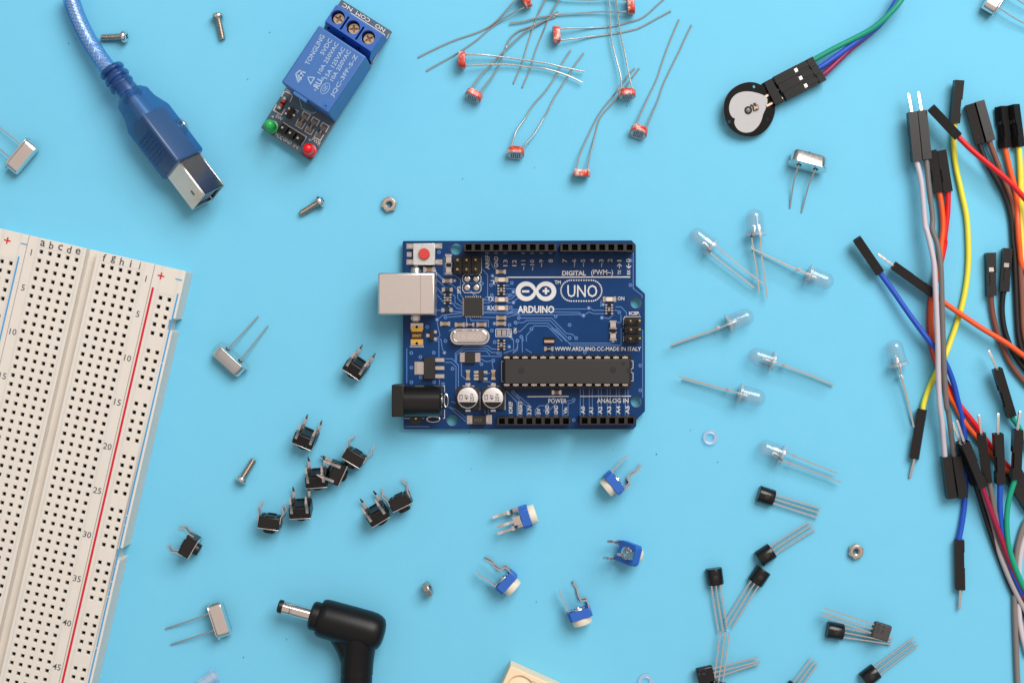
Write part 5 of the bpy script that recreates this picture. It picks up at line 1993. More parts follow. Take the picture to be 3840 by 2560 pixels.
def transistor(label, n, c, ldir, leads, flat=False, lift=0.0):
    """c: middle of the lead side of the body"""
    y = hdg(*ldir)
    x = y.cross(Vector((0, 0, 1)))
    zc = 1.4 if not flat else 2.2
    M = basis(x, y, Vector((0, 0, 1)), W(n, c[0], c[1], 2.0))
    M.translation.z = 0.02 + lift
    key = 'f' if flat else 'r'
    if flat:
        M = M @ Matrix.Translation((0, 0, 3.6)) @ Matrix.Rotation(math.pi, 4, 'Y')
    if 'p' not in TQ:
        root = thing('transistor', label, 'transistor', M, 'black three leg transistors')
        sec = [(-1.95, 0), (1.95, 0)]
        for k in range(19):
            a = math.radians(-34 + (180 + 68) * k / 18)
            sec.append((2.35 * math.cos(a), 1.25 + 2.35 * math.sin(a)))
        sec = [(-2.0, 0.0), (2.0, 0.0)] + [(2.38 * math.cos(math.radians(-28 + 236 * k / 18)), 1.22 + 2.38 * math.sin(math.radians(-28 + 236 * k / 18))) for k in range(19)]
        b_ = MB()
        def r_(yy, s, dz=0):
            return [(p[0] * s, yy, 1.7 + (p[1] - 1.7) * s) for p in sec][::-1]
        b_.loft([r_(0, .93), r_(-.25, 1.0), r_(-4.45, 1.0), r_(-4.65, .96)], smooth=False)
        b_.build('epoxy_body', BLACKG, root, world=False, bevel=.1)
        b_ = MB(); b_.lathe([(.72, 3.3), (.72, 3.61), (.6, 3.63)], Matrix.Translation((0, -2.3, 0)), 22); b_.build('mould_mark', BLACKM, root, world=False)
        TQ['p'] = root
    else:
        root = copy_thing(TQ['p'], M, label, skip=('lead', 'marking'))
    for k, ld in enumerate(leads):
        k_ = k - 1
        s = M @ Vector((1.27 * (-k_ if flat else k_), 0, 1.4))
        # keep lead order matching the traced ends
        TQ.setdefault('tmp', [])
        pts = [s]
    st = [M @ Vector((1.27 * k_, 0, 1.4)) for k_ in (-1, 0, 1)]
    ends = [W(n, p[-1][0], p[-1][1], 1.2 + lift) for p in leads]
    st.sort(key=lambda q: q.dot(x)); order = sorted(range(3), key=lambda i: (ends[i] - M.translation).dot(x))
    for s, i in zip(st, order):
        e = ends[i]
        ze = max(.35, s.z * .75) + (lift * .4)
        e = W(n, leads[i][-1][0], leads[i][-1][1], ze)
        a = s + y * 2.0
        a.z = s.z
        w = MB()
        w.strap([s - y * .3, s, s + y * .9], .62, .42, (0, 0, 1)); 
        w.tube([s + y * .8, a] + ([W(n, q[0], q[1], (s.z + ze) / 2) for q in leads[i][:-1]]) + [e], .25, 4, smooth=False)
        w.build('lead', SILVER, root)
    return root


transistor('black transistor below the LEDs, leads pointing right', 19, (683, 230), (1, .32), [[(1022, 300)], [(1010, 332)], [(1000, 367)]])
transistor('black transistor with leads pointing up right, above one it nearly touches', 19, (673, 607), (1, -.68), [[(945, 392)], [(963, 417)], [(985, 448)]])
transistor('black transistor with leads straight down, left of the slanting one', 19, (262, 855), (.13, 1), [[(280, 1198)], [(312, 1193)], [(345, 1188)]])
transistor('black transistor with leads slanting down left, touching the one above', 19, (545, 845), (-.56, .83), [[(325, 1125)], [(353, 1142)], [(380, 1160)]])
transistor('black round-side-up transistor whose leads pass under a flat grey one', 19, (1187, 1202), (1, .17), [[(1543, 1245)], [(1540, 1268)], [(1535, 1285)]])
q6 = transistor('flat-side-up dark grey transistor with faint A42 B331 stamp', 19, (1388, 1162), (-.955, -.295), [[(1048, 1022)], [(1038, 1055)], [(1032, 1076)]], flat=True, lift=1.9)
transistor('black transistor at the lower right, leads pointing up right', 19, (1432, 1480), (1, -.77), [[(1692, 1240)], [(1710, 1265)], [(1728, 1290)]])
q8 = transistor('flat-side-up black transistor at the bottom, leads pointing right under three others', 19, (240, 1490), (1, -.22), [[(563, 1380)], [(578, 1408)], [(583, 1420)]], flat=True)
transistor('black transistor cut by the bottom border, its leads standing over another pair of leads', 19, (278, 1558), (.13, -1), [[(293, 1190)], [(328, 1193)], [(358, 1200)]], lift=.9)
transistor('black transistor mostly outside the bottom border, only leads showing', 19, (850, 1585), (.6, -.8), [[(952, 1385)], [(978, 1405)], [(1000, 1422)]])
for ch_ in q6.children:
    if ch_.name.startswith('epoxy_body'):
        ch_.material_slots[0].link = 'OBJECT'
        ch_.material_slots[0].material = mat('reflection_grey_epoxy', (0.060, 0.054, 0.054, 1), .5, bump=.04, bscale=8)  # paler than the other bodies: ceiling reflection put into the base colour
for q, n, rows, ang, col, k in ((q6, 19, (('A 42', 1475, 1180), ('B 331', 1440, 1170)), -105, (0.02, 0.018, 0.018, 1), 1), (q8, 19, (('A 42', 145, 1482), ('B 33', 180, 1475)), 75, (0.04, .045, .05, 1), 2)):
    t_ = MB()
    for s_, u, v in rows:
        zz = ROOTM[q.name].translation.z + .03
        p = W(n, u, v, zz)
        put_text(t_, s_, (p.x, p.y), 2.6, .85, ang, zz)
    t_.build('marking', mat('stamp_ink_%s' % ('grey' if k == 1 else 'dark'), col, .5), q)

# ------------------------------------------------------------------ jumper wires
def housing(root, p0, p1, roll=0.0, L=None, face='hole'):
    """socket housing: p0 open end, p1 wire end (world)"""
    d = (p1 - p0).normalized()
    up = Vector((0, 0, 1))
    y = up.cross(d).normalized()
    z = d.cross(y)
    M = basis(d, y, z, p0) @ Matrix.Rotation(math.radians(roll), 4, 'X')
    L = (p1 - p0).length
    h = 1.27
    b = MB()
    t = .34
    # open rim
    b.box(0, 1.2, -h, h, -h, -h + t, T=M); b.box(0, 1.2, -h, h, h - t, h, T=M)
    b.box(0, 1.2, -h, -h + t, -h + t, h - t, T=M); b.box(0, 1.2, h - t, h, -h + t, h - t, T=M)
    s0, s1, s2 = L * .33, L * .45, L * .76
    b.box(1.2, s0, -h, h, -h, h, T=M)
    b.box(s0, s1, -h, h, -h, h - .85, T=M)
    b.box(s0, s1, -h, -h + .45, h - .85, h, T=M)
    b.box(s0, s1, h - .45, h, h - .85, h, T=M)
    b.box(s1, s2, -h, h, -h, h - .35, T=M)
    b.box(s1, s2, -.5, .5, h - .35, h - .06, T=M)
    b.box(s2, L, -h, h, -h, h, T=M)
    o = b.build('connector_housing', HOUS, root)
    c = MB(); c.box(s0 + .1, s1 - .15, -.7, .7, h - .85, h - .4, T=M)
    c.build('crimp_contact', SILVER, o)
    m = MB(); m.lathe([(.34, h - .02), (.3, h + .015), (.02, h + .015)], M @ Matrix.Rotation(math.pi, 4, 'X') @ Matrix.Translation((L - 1.9, 0, 0)), 12)
    m.build('gate_mark', BLACKM, o)
    return M


HOUS = mat('connector_plastic', (0.009, 0.008, 0.008, 1), .34, spec=.5, bump=.03, bscale=6)


def pin(root, p, d, L):
    w = MB()
    q = p + d * L
    w.tube([p - d * 1.0, p + d * (L - .5), q], [.45, .45, .22], 4, smooth=False)
    w.tube([p - d * .5, p + d * (L - .5), q], [.32, .32, .2], 8)
    w.build('pin', SILVER, root)


def jumper(label, colr, n, ends, path, r=.78, group='jumper wires in a bundle at the right'):
    """ends: list of (open point, wire point, roll, pin tip or None); each point (frame,u,v,z). path: points (frame,u,v,z)"""
    P = [W(*p) for p in path]
    base = Vector((P[len(P) // 2].x, P[len(P) // 2].y, 0))
    root = thing('jumper_wire', label, 'jumper wire', base, group)
    Q = [P[0], P[1]]
    for p in P[2:]:
        a = Q[-1] - Q[-2]
        b = p - Q[-1]
        a.z = b.z = 0
        if b.length > 1.2 and a.normalized().dot(b.normalized()) > .2:
            Q.append(p)
    pts = smooth(Q, 7)
    w = MB(); w.tube(pts, r, 12)
    w.build('insulated_wire', wire_mat('wire_%s' % n, colr), root)
    for e in ends:
        p0, p1 = W(*e[0]), W(*e[1])
        housing(root, p0, p1, e[2])
        if e[3]:
            q = W(*e[3])
            d = (p0 - p1).normalized()
            L = (q - p0).length
            pin(root, p0, (q - p0).normalized(), L)
    return root


G = 1.35
jumper('pale lavender jumper wire with a pinned black plug at its top', (194, 186, 194), 'pale_lavender', [
    ((5, 527, 435, 4.2), (5, 562, 797, 4.2), 180, (5, 500, 293, 4.0)), ((7, 447, 588, 2.6), (7, 418, 368, 3.2), 180, None)],
    [(5, 560, 785, 4.2), (5, 572, 830, 4.3), (5, 600, 970, 4.6), (5, 625, 1250, 5.0), (6, 728, 30, 5.4), (6, 758, 150, 5.8), (6, 788, 300, 6.2), (6, 798, 450, 6.4), (6, 810, 700, 6.4), (6, 822, 1000, 6.2), (6, 826, 1250, 5.6), (6, 838, 1500, 5.0), (7, 400, 200, 4.2), (7, 414, 368, 3.4), (7, 418, 395, 3.2)])
jumper('dark grey jumper wire beside the pale lavender one, with matching pin end', (112, 106, 104), 'grey', [
    ((5, 597, 424, 4.3), (5, 634, 782, 4.3), 180, (5, 573, 282, 4.1)), ((7, 506, 585, 2.6), (7, 470, 366, 3.4), 180, None)],
    [(5, 632, 770, 4.3), (5, 638, 820, 4.4), (5, 652, 970, 4.6), (5, 680, 1200, 5.0), (6, 775, 20, 5.4), (6, 812, 130, 5.8), (6, 838, 260, 6.2), (6, 850, 400, 6.4), (6, 858, 700, 6.4), (6, 868, 1000, 6.2), (6, 878, 1250, 5.6), (6, 895, 1500, 5.0), (7, 435, 150, 4.2), (7, 458, 330, 3.6), (7, 468, 390, 3.4)])
jumper('orange jumper wire running behind the pale and grey pair, then under black plugs', (236, 92, 38), 'orange', [
    ((5, 675, 715, 1.5), (5, 722, 1023, 1.5), 106, None)],
    [(5, 722, 1010, 1.5), (5, 735, 1050, 1.5), (5, 750, 1150, 1.5), (5, 757, 1280, 1.5), (6, 857, 20, 1.6), (6, 850, 150, 1.6), (6, 830, 330, 1.6), (6, 785, 520, 1.6), (6, 768, 640, 1.6), (6, 765, 780, 1.6), (6, 778, 950, 2.4), (6, 810, 1120, 1.8), (6, 870, 1290, 1.6), (6, 920, 1420, 1.3), (7, 470, 100, 1.2), (7, 520, 190, 1.0), (7, 580, 265, .9), (7, 640, 335, .9), (7, 700, 400, .9), (7, 790, 490, .9), (7, 870, 580, .9)])
jumper('red jumper wire that runs beside the orange one behind the pale pair', (214, 26, 36), 'red', [
    ((5, 745, 715, 1.5), (5, 794, 1018, 1.5), 104, None)],
    [(5, 793, 1005, 1.5), (5, 795, 1050, 1.5), (5, 790, 1180, 1.4), (5, 770, 1350, 1.3), (6, 895, 30, 1.2), (6, 880, 150, 1.0), (6, 845, 310, .9), (6, 800, 470, .9), (6, 760, 620, .9), (6, 750, 780, .9), (6, 760, 950, .9), (6, 800, 1120, .9), (6, 870, 1260, 1.0), (6, 940, 1390, 1.2), (7, 495, 100, 1.4), (7, 560, 180, 1.4), (7, 625, 270, .9), (7, 690, 360, .9), (7, 760, 430, .9), (7, 870, 520, .9)])
jumper('long yellow jumper wire curving from a tilted top plug to a lower pinned plug', (232, 222, 68), 'yellow', [
    ((5, 872, 200, 3.0), (5, 840, 515, 1.6), 270, None), ((7, 252, 380, 1.3), (7, 295, 118, 1.6), 250, (7, 228, 484, .5))],
    [(5, 842, 500, 1.6), (5, 838, 560, 1.4), (5, 835, 650, 1.1), (5, 850, 820, .9), (5, 890, 1010, .9), (5, 930, 1200, .9), (5, 943, 1400, .9), (6, 1062, 30, .9), (6, 1080, 160, .9), (6, 1077, 330, .9), (6, 1055, 520, .9), (6, 1010, 720, .9), (6, 940, 930, .9), (6, 885, 1080, 1.6), (6, 820, 1200, 1.2), (6, 750, 1350, 1.2), (6, 705, 1480, 1.4), (7, 300, 100, 1.5), (7, 296, 135, 1.6)])
jumper('bright red jumper wire leaving to the right border from a slanting plug', (222, 28, 34), 'bright_red', [
    ((5, 668, 400, 5.6), (5, 868, 612, 5.2), 200, None)],
    [(5, 860, 602, 5.3), (5, 890, 635, 5.4), (5, 980, 722, 5.6), (5, 1120, 838, 5.6), (5, 1250, 950, 5.4), (5, 1352, 1062, 5.2), (5, 1450, 1175, 5.0)])
jumper('black jumper wire under the bright red one, plug beside a brown wire plug', (34, 31, 31), 'black', [
    ((5, 950, 378, 1.5), (5, 1028, 668, 1.5), 194, None)],
    [(5, 1022, 655, 1.4), (5, 1035, 700, 1.4), (5, 1080, 810, 1.3), (5, 1160, 950, 1.1), (5, 1220, 1075, 1.0), (5, 1258, 1220, .9), (5, 1272, 1400, .9), (6, 1442, 20, .9), (6, 1462, 200, .9), (6, 1475, 500, .9), (6, 1488, 780, .9), (6, 1505, 950, .9), (6, 1560, 1160, .9)])
jumper('brown jumper wire under the bright red one, grey-lit plug', (128, 82, 68), 'brown', [
    ((5, 1018, 355, 1.9), (5, 1100, 647, 1.9), 180, None)],
    [(5, 1097, 635, 1.9), (5, 1108, 680, 1.8), (5, 1150, 790, 1.5), (5, 1205, 930, 1.2), (5, 1255, 1070, 1.0), (5, 1285, 1250, .9), (5, 1303, 1450, .9), (6, 1490, 50, .9), (6, 1508, 250, .9), (6, 1528, 600, .9), (6, 1540, 850, 1.0), (6, 1570, 1000, 1.0), (6, 1640, 1200, 1.0)])
jumper('orange jumper wire from the left of the paired plugs near the right border', (240, 98, 42), 'light_orange', [
    ((5, 1182, 393, 1.5), (5, 1212, 697, 1.5), 62, None)],
    [(5, 1211, 685, 1.4), (5, 1220, 730, 1.4), (5, 1250, 860, 1.3), (5, 1285, 990, 1.3), (5, 1300, 1120, 1.3), (5, 1308, 1250, 2.2), (5, 1318, 1400, 2.2), (5, 1338, 1560, 1.2), (6, 1560, 200, 1.0), (6, 1640, 420, 1.0)])
jumper('yellow jumper wire from the right of the paired plugs near the right border', (236, 224, 72), 'light_yellow', [
    ((5, 1272, 380, 1.5), (5, 1312, 690, 1.5), 60, None)],
    [(5, 1311, 678, 1.4), (5, 1317, 720, 1.4), (5, 1325, 860, 1.3), (5, 1328, 1060, 1.2), (5, 1326, 1260, 1.2), (5, 1336, 1450, 1.1), (6, 1520, 60, 1.0), (6, 1528, 180, 1.0), (6, 1560, 320, 1.0), (6, 1640, 500, 1.0)])
jumper('long blue jumper wire slanting under the pale pair down to a pinned plug', (34, 78, 185), 'blue', [
    ((6, 140, 100, 3.8), (6, 335, 385, 2.6), 195, None), ((7, 495, 1072, 1.35), (7, 490, 808, 1.35), 80, (7, 490, 1178, 1.2))],
    [(6, 328, 375, 2.6), (6, 352, 410, 2.6), (6, 450, 545, 2.8), (6, 600, 760, 3.4), (6, 740, 945, 4.0), (6, 820, 1040, 4.2), (6, 890, 1150, 3.8), (6, 950, 1300, 3.0), (6, 990, 1460, 2.2), (7, 492, 80, 1.6), (7, 512, 200, .9), (7, 522, 340, .9), (7, 524, 480, .9), (7, 518, 620, .9), (7, 503, 730, 1.1), (7, 490, 800, 1.35), (7, 490, 830, 1.35)])
jumper('orange jumper wire running diagonally to the right border from a plug with a pin', (240, 88, 36), 'deep_orange', [
    ((6, 448, 325, 3.0), (6, 780, 560, 3.0), 283, (6, 316, 228, 3.4))],
    [(6, 765, 550, 3.0), (6, 800, 572, 3.0), (6, 880, 640, 3.0), (6, 1000, 725, 3.0), (6, 1200, 858, 3.2), (6, 1400, 978, 3.4), (6, 1546, 1085, 3.4), (6, 1680, 1180, 3.2)])
jumper('brown jumper wire hanging from a plug with an open metal window', (122, 72, 58), 'red_brown', [
    ((6, 1262, 220, 1.6), (6, 1268, 582, 1.4), 0, None)],
    [(6, 1268, 570, 1.4), (6, 1270, 610, 1.3), (6, 1285, 740, 1.0), (6, 1322, 890, .9), (6, 1372, 1030, .9), (6, 1440, 1165, .9), (6, 1546, 1300, .9), (6, 1660, 1420, .9)])
jumper('black jumper wire from a plug with an open metal window', (28, 27, 28), 'deep_black', [
    ((6, 1405, 182, 1.9), (6, 1378, 545, 1.5), 8, None)],
    [(6, 1378, 532, 1.5), (6, 1368, 580, 1.4), (6, 1362, 710, 1.0), (6, 1382, 860, .9), (6, 1430, 1000, .9), (6, 1500, 1125, .9), (6, 1600, 1250, .9)])
jumper('green jumper wire below a slanting pinned black plug', (22, 150, 120), 'green', [
    ((6, 1318, 1192, 4.0), (7, 765, 155, 2.4), 95, (6, 1247, 1036, 4.6))],
    [(7, 760, 140, 2.4), (7, 775, 170, 2.3), (7, 800, 205, 2.0), (7, 833, 275, 1.6), (7, 880, 380, 1.2)])
jumper('crimson jumper wire from the front plug of the double pinned plugs', (158, 28, 66), 'crimson', [
    ((7, 515, 292, 7.2), (7, 612, 528, 5.4), 270, (7, 476, 175, 8.0))],
    [(7, 606, 515, 5.5), (7, 618, 545, 5.3), (7, 655, 650, 4.2), (7, 705, 780, 3.2), (7, 760, 930, 2.4), (7, 833, 1110, 1.8), (7, 900, 1230, 1.6)])
jumper('black jumper wire along the outer edge of the lower fan of wires', (22, 22, 26), 'outer_black', [
    ((7, 492, 288, 3.0), (7, 578, 515, 2.2), 270, (7, 450, 186, 3.4))],
    [(7, 572, 500, 2.2), (7, 582, 530, 2.1), (7, 615, 640, 1.6), (7, 655, 770, 1.2), (7, 705, 910, .9), (7, 765, 1060, .9), (7, 833, 1195, .9), (7, 900, 1310, .9)])
jumper('taupe grey jumper wire from the pinned plug second from the left', (122, 108, 102), 'taupe', [
    ((7, 606, 248, 6.0), (7, 640, 503, 4.4), 200, (7, 593, 145, 6.6))],
    [(7, 640, 490, 4.4), (7, 652, 520, 4.3), (7, 668, 610, 3.6), (7, 690, 720, 2.8), (7, 720, 850, 1.8), (7, 770, 1000, 1.1), (7, 833, 1150, .9), (7, 900, 1280, .9)])
jumper('pale grey jumper wire inside the lower fan between black and crimson', (170, 162, 165), 'pale_grey', [], 
    [(7, 600, 540, .95), (7, 625, 600, .95), (7, 655, 710, .95), (7, 692, 850, 1.2), (7, 745, 990, 1.4), (7, 800, 1110, 1.4), (7, 850, 1200, 1.4), (7, 920, 1300, 1.4)])
jumper('blue jumper wire from the upright pinned plug in the lower fan', (32, 84, 190), 'mid_blue', [
    ((7, 694, 246, 6.0), (7, 705, 510, 4.4), 90, (7, 696, 138, 6.4))],
    [(7, 705, 498, 4.4), (7, 706, 530, 4.2), (7, 706, 640, 3.4), (7, 718, 760, 2.8), (7, 748, 900, 2.2), (7, 790, 1020, 2.0), (7, 840, 1120, 1.8), (7, 910, 1230, 1.6)])
jumper('green jumper wire from the rightmost pinned plug, curving down to the right border', (20, 158, 122), 'bright_green', [
    ((7, 798, 225, 6.4), (7, 787, 488, 4.8), 90, (7, 812, 125, 6.8))],
    [(7, 788, 475, 4.8), (7, 778, 510, 4.7), (7, 752, 600, 4.2), (7, 741, 710, 3.8), (7, 752, 840, 3.4), (7, 785, 950, 3.2), (7, 833, 1060, 3.0), (7, 900, 1180, 2.6)])
jumper('grey jumper wire rising along the right border behind a pair of dark plugs', (128, 118, 114), 'border_grey', [
    ((7, 745, 465, 1.35), (7, 862, 650, 1.35), 180, None)],
    [(7, 855, 640, 1.35), (7, 868, 680, 1.3), (7, 838, 720, 1.1), (7, 812, 790, .9), (7, 793, 880, .9), (7, 784, 1000, .9), (7, 784, 1160, .9), (7, 790, 1350, .9), (7, 800, 1580, .9), (7, 806, 1640, .9)])
jumper('white jumper wire along the right border below the green one', (200, 192, 198), 'border_white', [
    ((7, 790, 440, 1.35), (7, 905, 640, 1.35), 180, None)],
    [(7, 900, 630, 1.35), (7, 905, 670, 1.3), (7, 845, 780, .9), (7, 815, 880, .9), (7, 805, 1000, .9), (7, 806, 1180, .9), (7, 818, 1290, .9), (7, 850, 1420, .9)])


# ------------------------------------------------------------------ blue cable with square plug
def build_usb():
    base = W(1, 1340, 1200, 0)
    root = thing('usb_cable', 'translucent blue cable with braided shield and a square metal plug', 'cable', Vector((base.x, base.y, 0)))
    zc = 7.4
    o = W(1, 1340, 1200, zc)
    d = hdg(.605, .796)
    y = Vector((0, 0, 1)).cross(d)
    M = basis(d, y, Vector((0, 0, 1)), o)
    R45 = M @ Matrix.Rotation(math.radians(45), 4, 'X')

    def sq(x, h, c=.9, hz=None):
        hz = hz or h
        pts = rrect(0, 0, 2 * h, 2 * hz, c, 4)
        return [(x, p[0], p[1]) for p in pts]
    # outer moulding (x negative = towards the cable)
    hb = MB()
    secs = [sq(.6, 4.9), sq(.3, 5.15), sq(0, 5.25), sq(-15.5, 5.25), sq(-16.6, 5.0), sq(-19.5, 4.2), sq(-20.4, 4.05), sq(-23.0, 3.9), sq(-24.5, 3.0), sq(-24.9, 2.6)]
    hb.loft(secs[::-1], T=R45)
    h = hb.build('plug_moulding', USBBLUE, root)
    # grip ribs on the lower left flank
    rb = MB()
    for k in range(7):
        rb.cut(); rb.box(-11.5 + k * 1.25, -10.9 + k * 1.25, -3.4, 3.4, 5.2, 5.45, T=R45)
    build_each(rb, 'grip_rib', USBBLUE, h)
    ig = MB()
    ig.loft([sq(-16.0, 3.6), sq(-15.5, 4.1), sq(.2, 4.2)], T=R45, smooth=False)
    ig.build('inner_moulding', INNERG, root)
    ig = MB()
    ig.tube([M @ Vector((-23.5, 0, 0)), M @ Vector((-19, 0, 0)), M @ Vector((-15.8, 0, 0))], [2.0, 2.4, 2.6], 16)
    ig.build('crimp_sleeve', mat('braid_grey', srgb(190, 195, 205), .4, .5), root)
    # metal shell, open at the front
    sh = MB()
    hw = 4.05
    t = .35
    sh.box(.2, 12.2, -hw, hw, hw - t, hw, T=R45); sh.box(.2, 12.2, -hw, hw, -hw, -hw + t, T=R45)
    sh.box(.2, 12.2, -hw, -hw + t, -hw + t, hw - t, T=R45); sh.box(.2, 12.2, hw - t, hw, -hw + t, hw - t, T=R45)
    s = sh.build('metal_shell', mat('plug_shell_metal', (0.66, 0.62, 0.58, 1), .16, 1.0, rvar=.04), root, bevel=.12)
    tg = MB(); tg.box(1, 11.4, -3.3, 3.3, -2.9, 2.9, T=R45); tg.build('plug_core', mat('pale_core_plastic', srgb(120, 135, 150), .5), s)
    tg = MB(); tg.box(8.4, 9.9, .3, 1.2, 4.0, 4.07, T=R45); tg.build('latch_slot', mat('slot_shadow_metal', (0.25, 0.22, 0.2, 1), .4, 1.0), s)
    # strain relief rings
    ca = [W(1, p[0], p[1], p[2]) for p in ((512, -60, 4.5), (530, 20, 4.5), (560, 110, 4.5), (610, 220, 4.6), (665, 320, 4.9), (735, 430, 5.6), (800, 515, 6.4))]
    tail = M @ Vector((-24.0, 0, 0))
    mid = M @ Vector((-27.5, 0, -.3))
    nk = MB()
    line_ = smooth([M @ Vector((-23, 0, 0)), M @ Vector((-26, 0, -.1)), W(1, 868, 590, 6.9), W(1, 838, 545, 6.6), W(1, 812, 520, 6.4)], 8)
    nk.tube(line_, [3.2 - .4 * i / len(line_) for i in range(len(line_))], 20)
    nkk = nk.build('strain_relief', USBBLUE, root)
    for k, (u, v, r_) in enumerate(((825, 525, 3.75), (862, 575, 3.85), (893, 625, 3.75))):
        c = W(1, u, v, 6.7)
        dd = hdg(.58 + .02 * k, .80)
        T = Matrix.Translation(c) @ dd.to_track_quat('Z', 'Y').to_matrix().to_4x4()
        rg = MB(); rg.lathe([(2.6, -1.0), (r_ - .3, -.8), (r_, -.4), (r_, .25), (r_ - .3, .6), (2.6, .7)], T, 26)
        rg.build('relief_ring', USBBLUE, nkk)
    # cable with braid inside
    cp = smooth(ca, 8)
    cj = MB(); cj.tube(cp, 2.45, 20); cj.build('cable_jacket', CABLEBLUE, root)
    br = MB(); br.tube(cp, 1.55, 16)
    for hand in (1, -1):
        for ph in range(7):
            pts = []
            n = len(cp)
            for i in range(n):
                a = hand * i * .42 + ph * 2 * math.pi / 7
                tdir = (cp[min(n - 1, i + 1)] - cp[max(0, i - 1)]).normalized()
                sd = tdir.cross(Vector((0, 0, 1))).normalized(); up = sd.cross(tdir)
                pts.append(cp[i] + sd * 1.62 * math.cos(a) + up * 1.62 * math.sin(a))
            br.tube(pts, .17, 5)
    br.build('braided_shield', mat('braid_silver', (0.80, 0.82, 0.88, 1), .35, .6), root)


build_usb()


# ------------------------------------------------------------------ black angled barrel plug
def build_barrel():
    base = W(15, 1600, 760, 0)
    root = thing('barrel_plug', 'black right-angle power plug with a chromed barrel, cable leaving the bottom border', 'power plug', Vector((base.x, base.y, 0)))
    z = 5.6
    a = W(15, 1012, 561, z); b = W(15, 1270, 632, z)
    d = (b - a).normalized()
    T = Matrix.Translation(a) @ d.to_track_quat('Z', 'Y').to_matrix().to_4x4()
    k = PPM(15, z)
    mm = lambda px: px / k
    m = MB(); m.lathe([(1.1, -.55), (1.55, -.6), (1.88, -.3), (1.9, .5), (1.85, .9)], T, 28); m.build('insulating_tip', BLACK, root)
    m = MB(); m.lathe([(1.87, .85), (1.87, 2.9)], T, 40); m.lathe([(1.87, 2.9), (1.70, 3.1), (1.70, 3.35), (1.87, 3.55)], T, 40); m.lathe([(1.87, 3.55), (1.87, 9.5)], T, 40); m.build('metal_barrel', mat('chrome_barrel', (.78, .72, .68, 1), .1, 1.0), root)
    m = MB(); m.lathe([(1.9, 8.7), (3.4, 8.9), (4.0, 9.5), (4.05, 10.4), (4.05, 12.6)], T, 36); m.build('collar', BLACKB, root)
    m = MB()
    m.lathe([(4.0, 11.3), (4.9, 11.5), (5.35, 12.3), (5.45, 13.5), (5.5, 20), (5.5, 25.5), (5.35, 27.2), (4.9, 28.6), (4.2, 29.6), (3.0, 30.2), (1.5, 30.45), (.02, 30.5)], T, 44)
    # neck towards the cable
    c0 = W(15, 1640, 735, z)
    nk = [W(15, 1640, 735, z), W(15, 1625, 830, z - .1), W(15, 1615, 900, z - .4), W(15, 1608, 1000, z - .7), W(15, 1604, 1100, z - .9), W(15, 1600, 1160, z - 1.0)]
    rs = [5.0, 4.95, 4.8, 4.6, 4.4, 4.3]
    m.tube(smooth(nk, 4), [rs[min(5, i // 4)] + (rs[min(5, i // 4 + 1)] - rs[min(5, i // 4)]) * (i % 4) / 4 for i in range(21)], 32)
    # web in the inner corner
    m.tube(smooth([W(15, 1498, 765, z - 1.2), W(15, 1535, 830, z - 1.2), W(15, 1565, 890, z - 1.1), W(15, 1588, 960, z - 1.0)], 4), 4.15, 24)
    body = m.build('angled_body', BLACKB, root, bevel=0)
    m = MB()
    rib = [(W(15, 1602, 1010 + 0 * i, z - .8)) for i in range(1)]
    last = W(15, 1600, 1160, z - 1.0)
    dn = (last - nk[3]).normalized()
    x = dn.cross(Vector((0, 0, 1))).normalized(); up = x.cross(dn)
    pos = 0.0
    pc = nk[3] + dn * 1.2
    segs = []
    for i in range(12):
        c = pc + dn * (i * 2.55)
        Tn = Matrix.Translation(c) @ dn.to_track_quat('Z', 'Y').to_matrix().to_4x4()
        r_ = 4.55 - .09 * i
        m.lathe([(r_ - .55, -.1), (r_, .05), (r_ + .02, 1.7), (r_ - .5, 1.85)], Tn, 28)
    m.build('ribbed_relief', BLACKB, root)
    m = MB()
    m.tube([nk[3], nk[3] + dn * 36], 3.4, 24)
    m.build('power_cord', BLACKB, root)
    # mould seam on the round end
    m = MB()
    e = a + d * 29.0
    return root


BLACKB = mat('soft_black_vinyl', (0.006, 0.006, 0.0065, 1), .38, spec=.32, bump=.08, bscale=7, rvar=.05)
build_barrel()


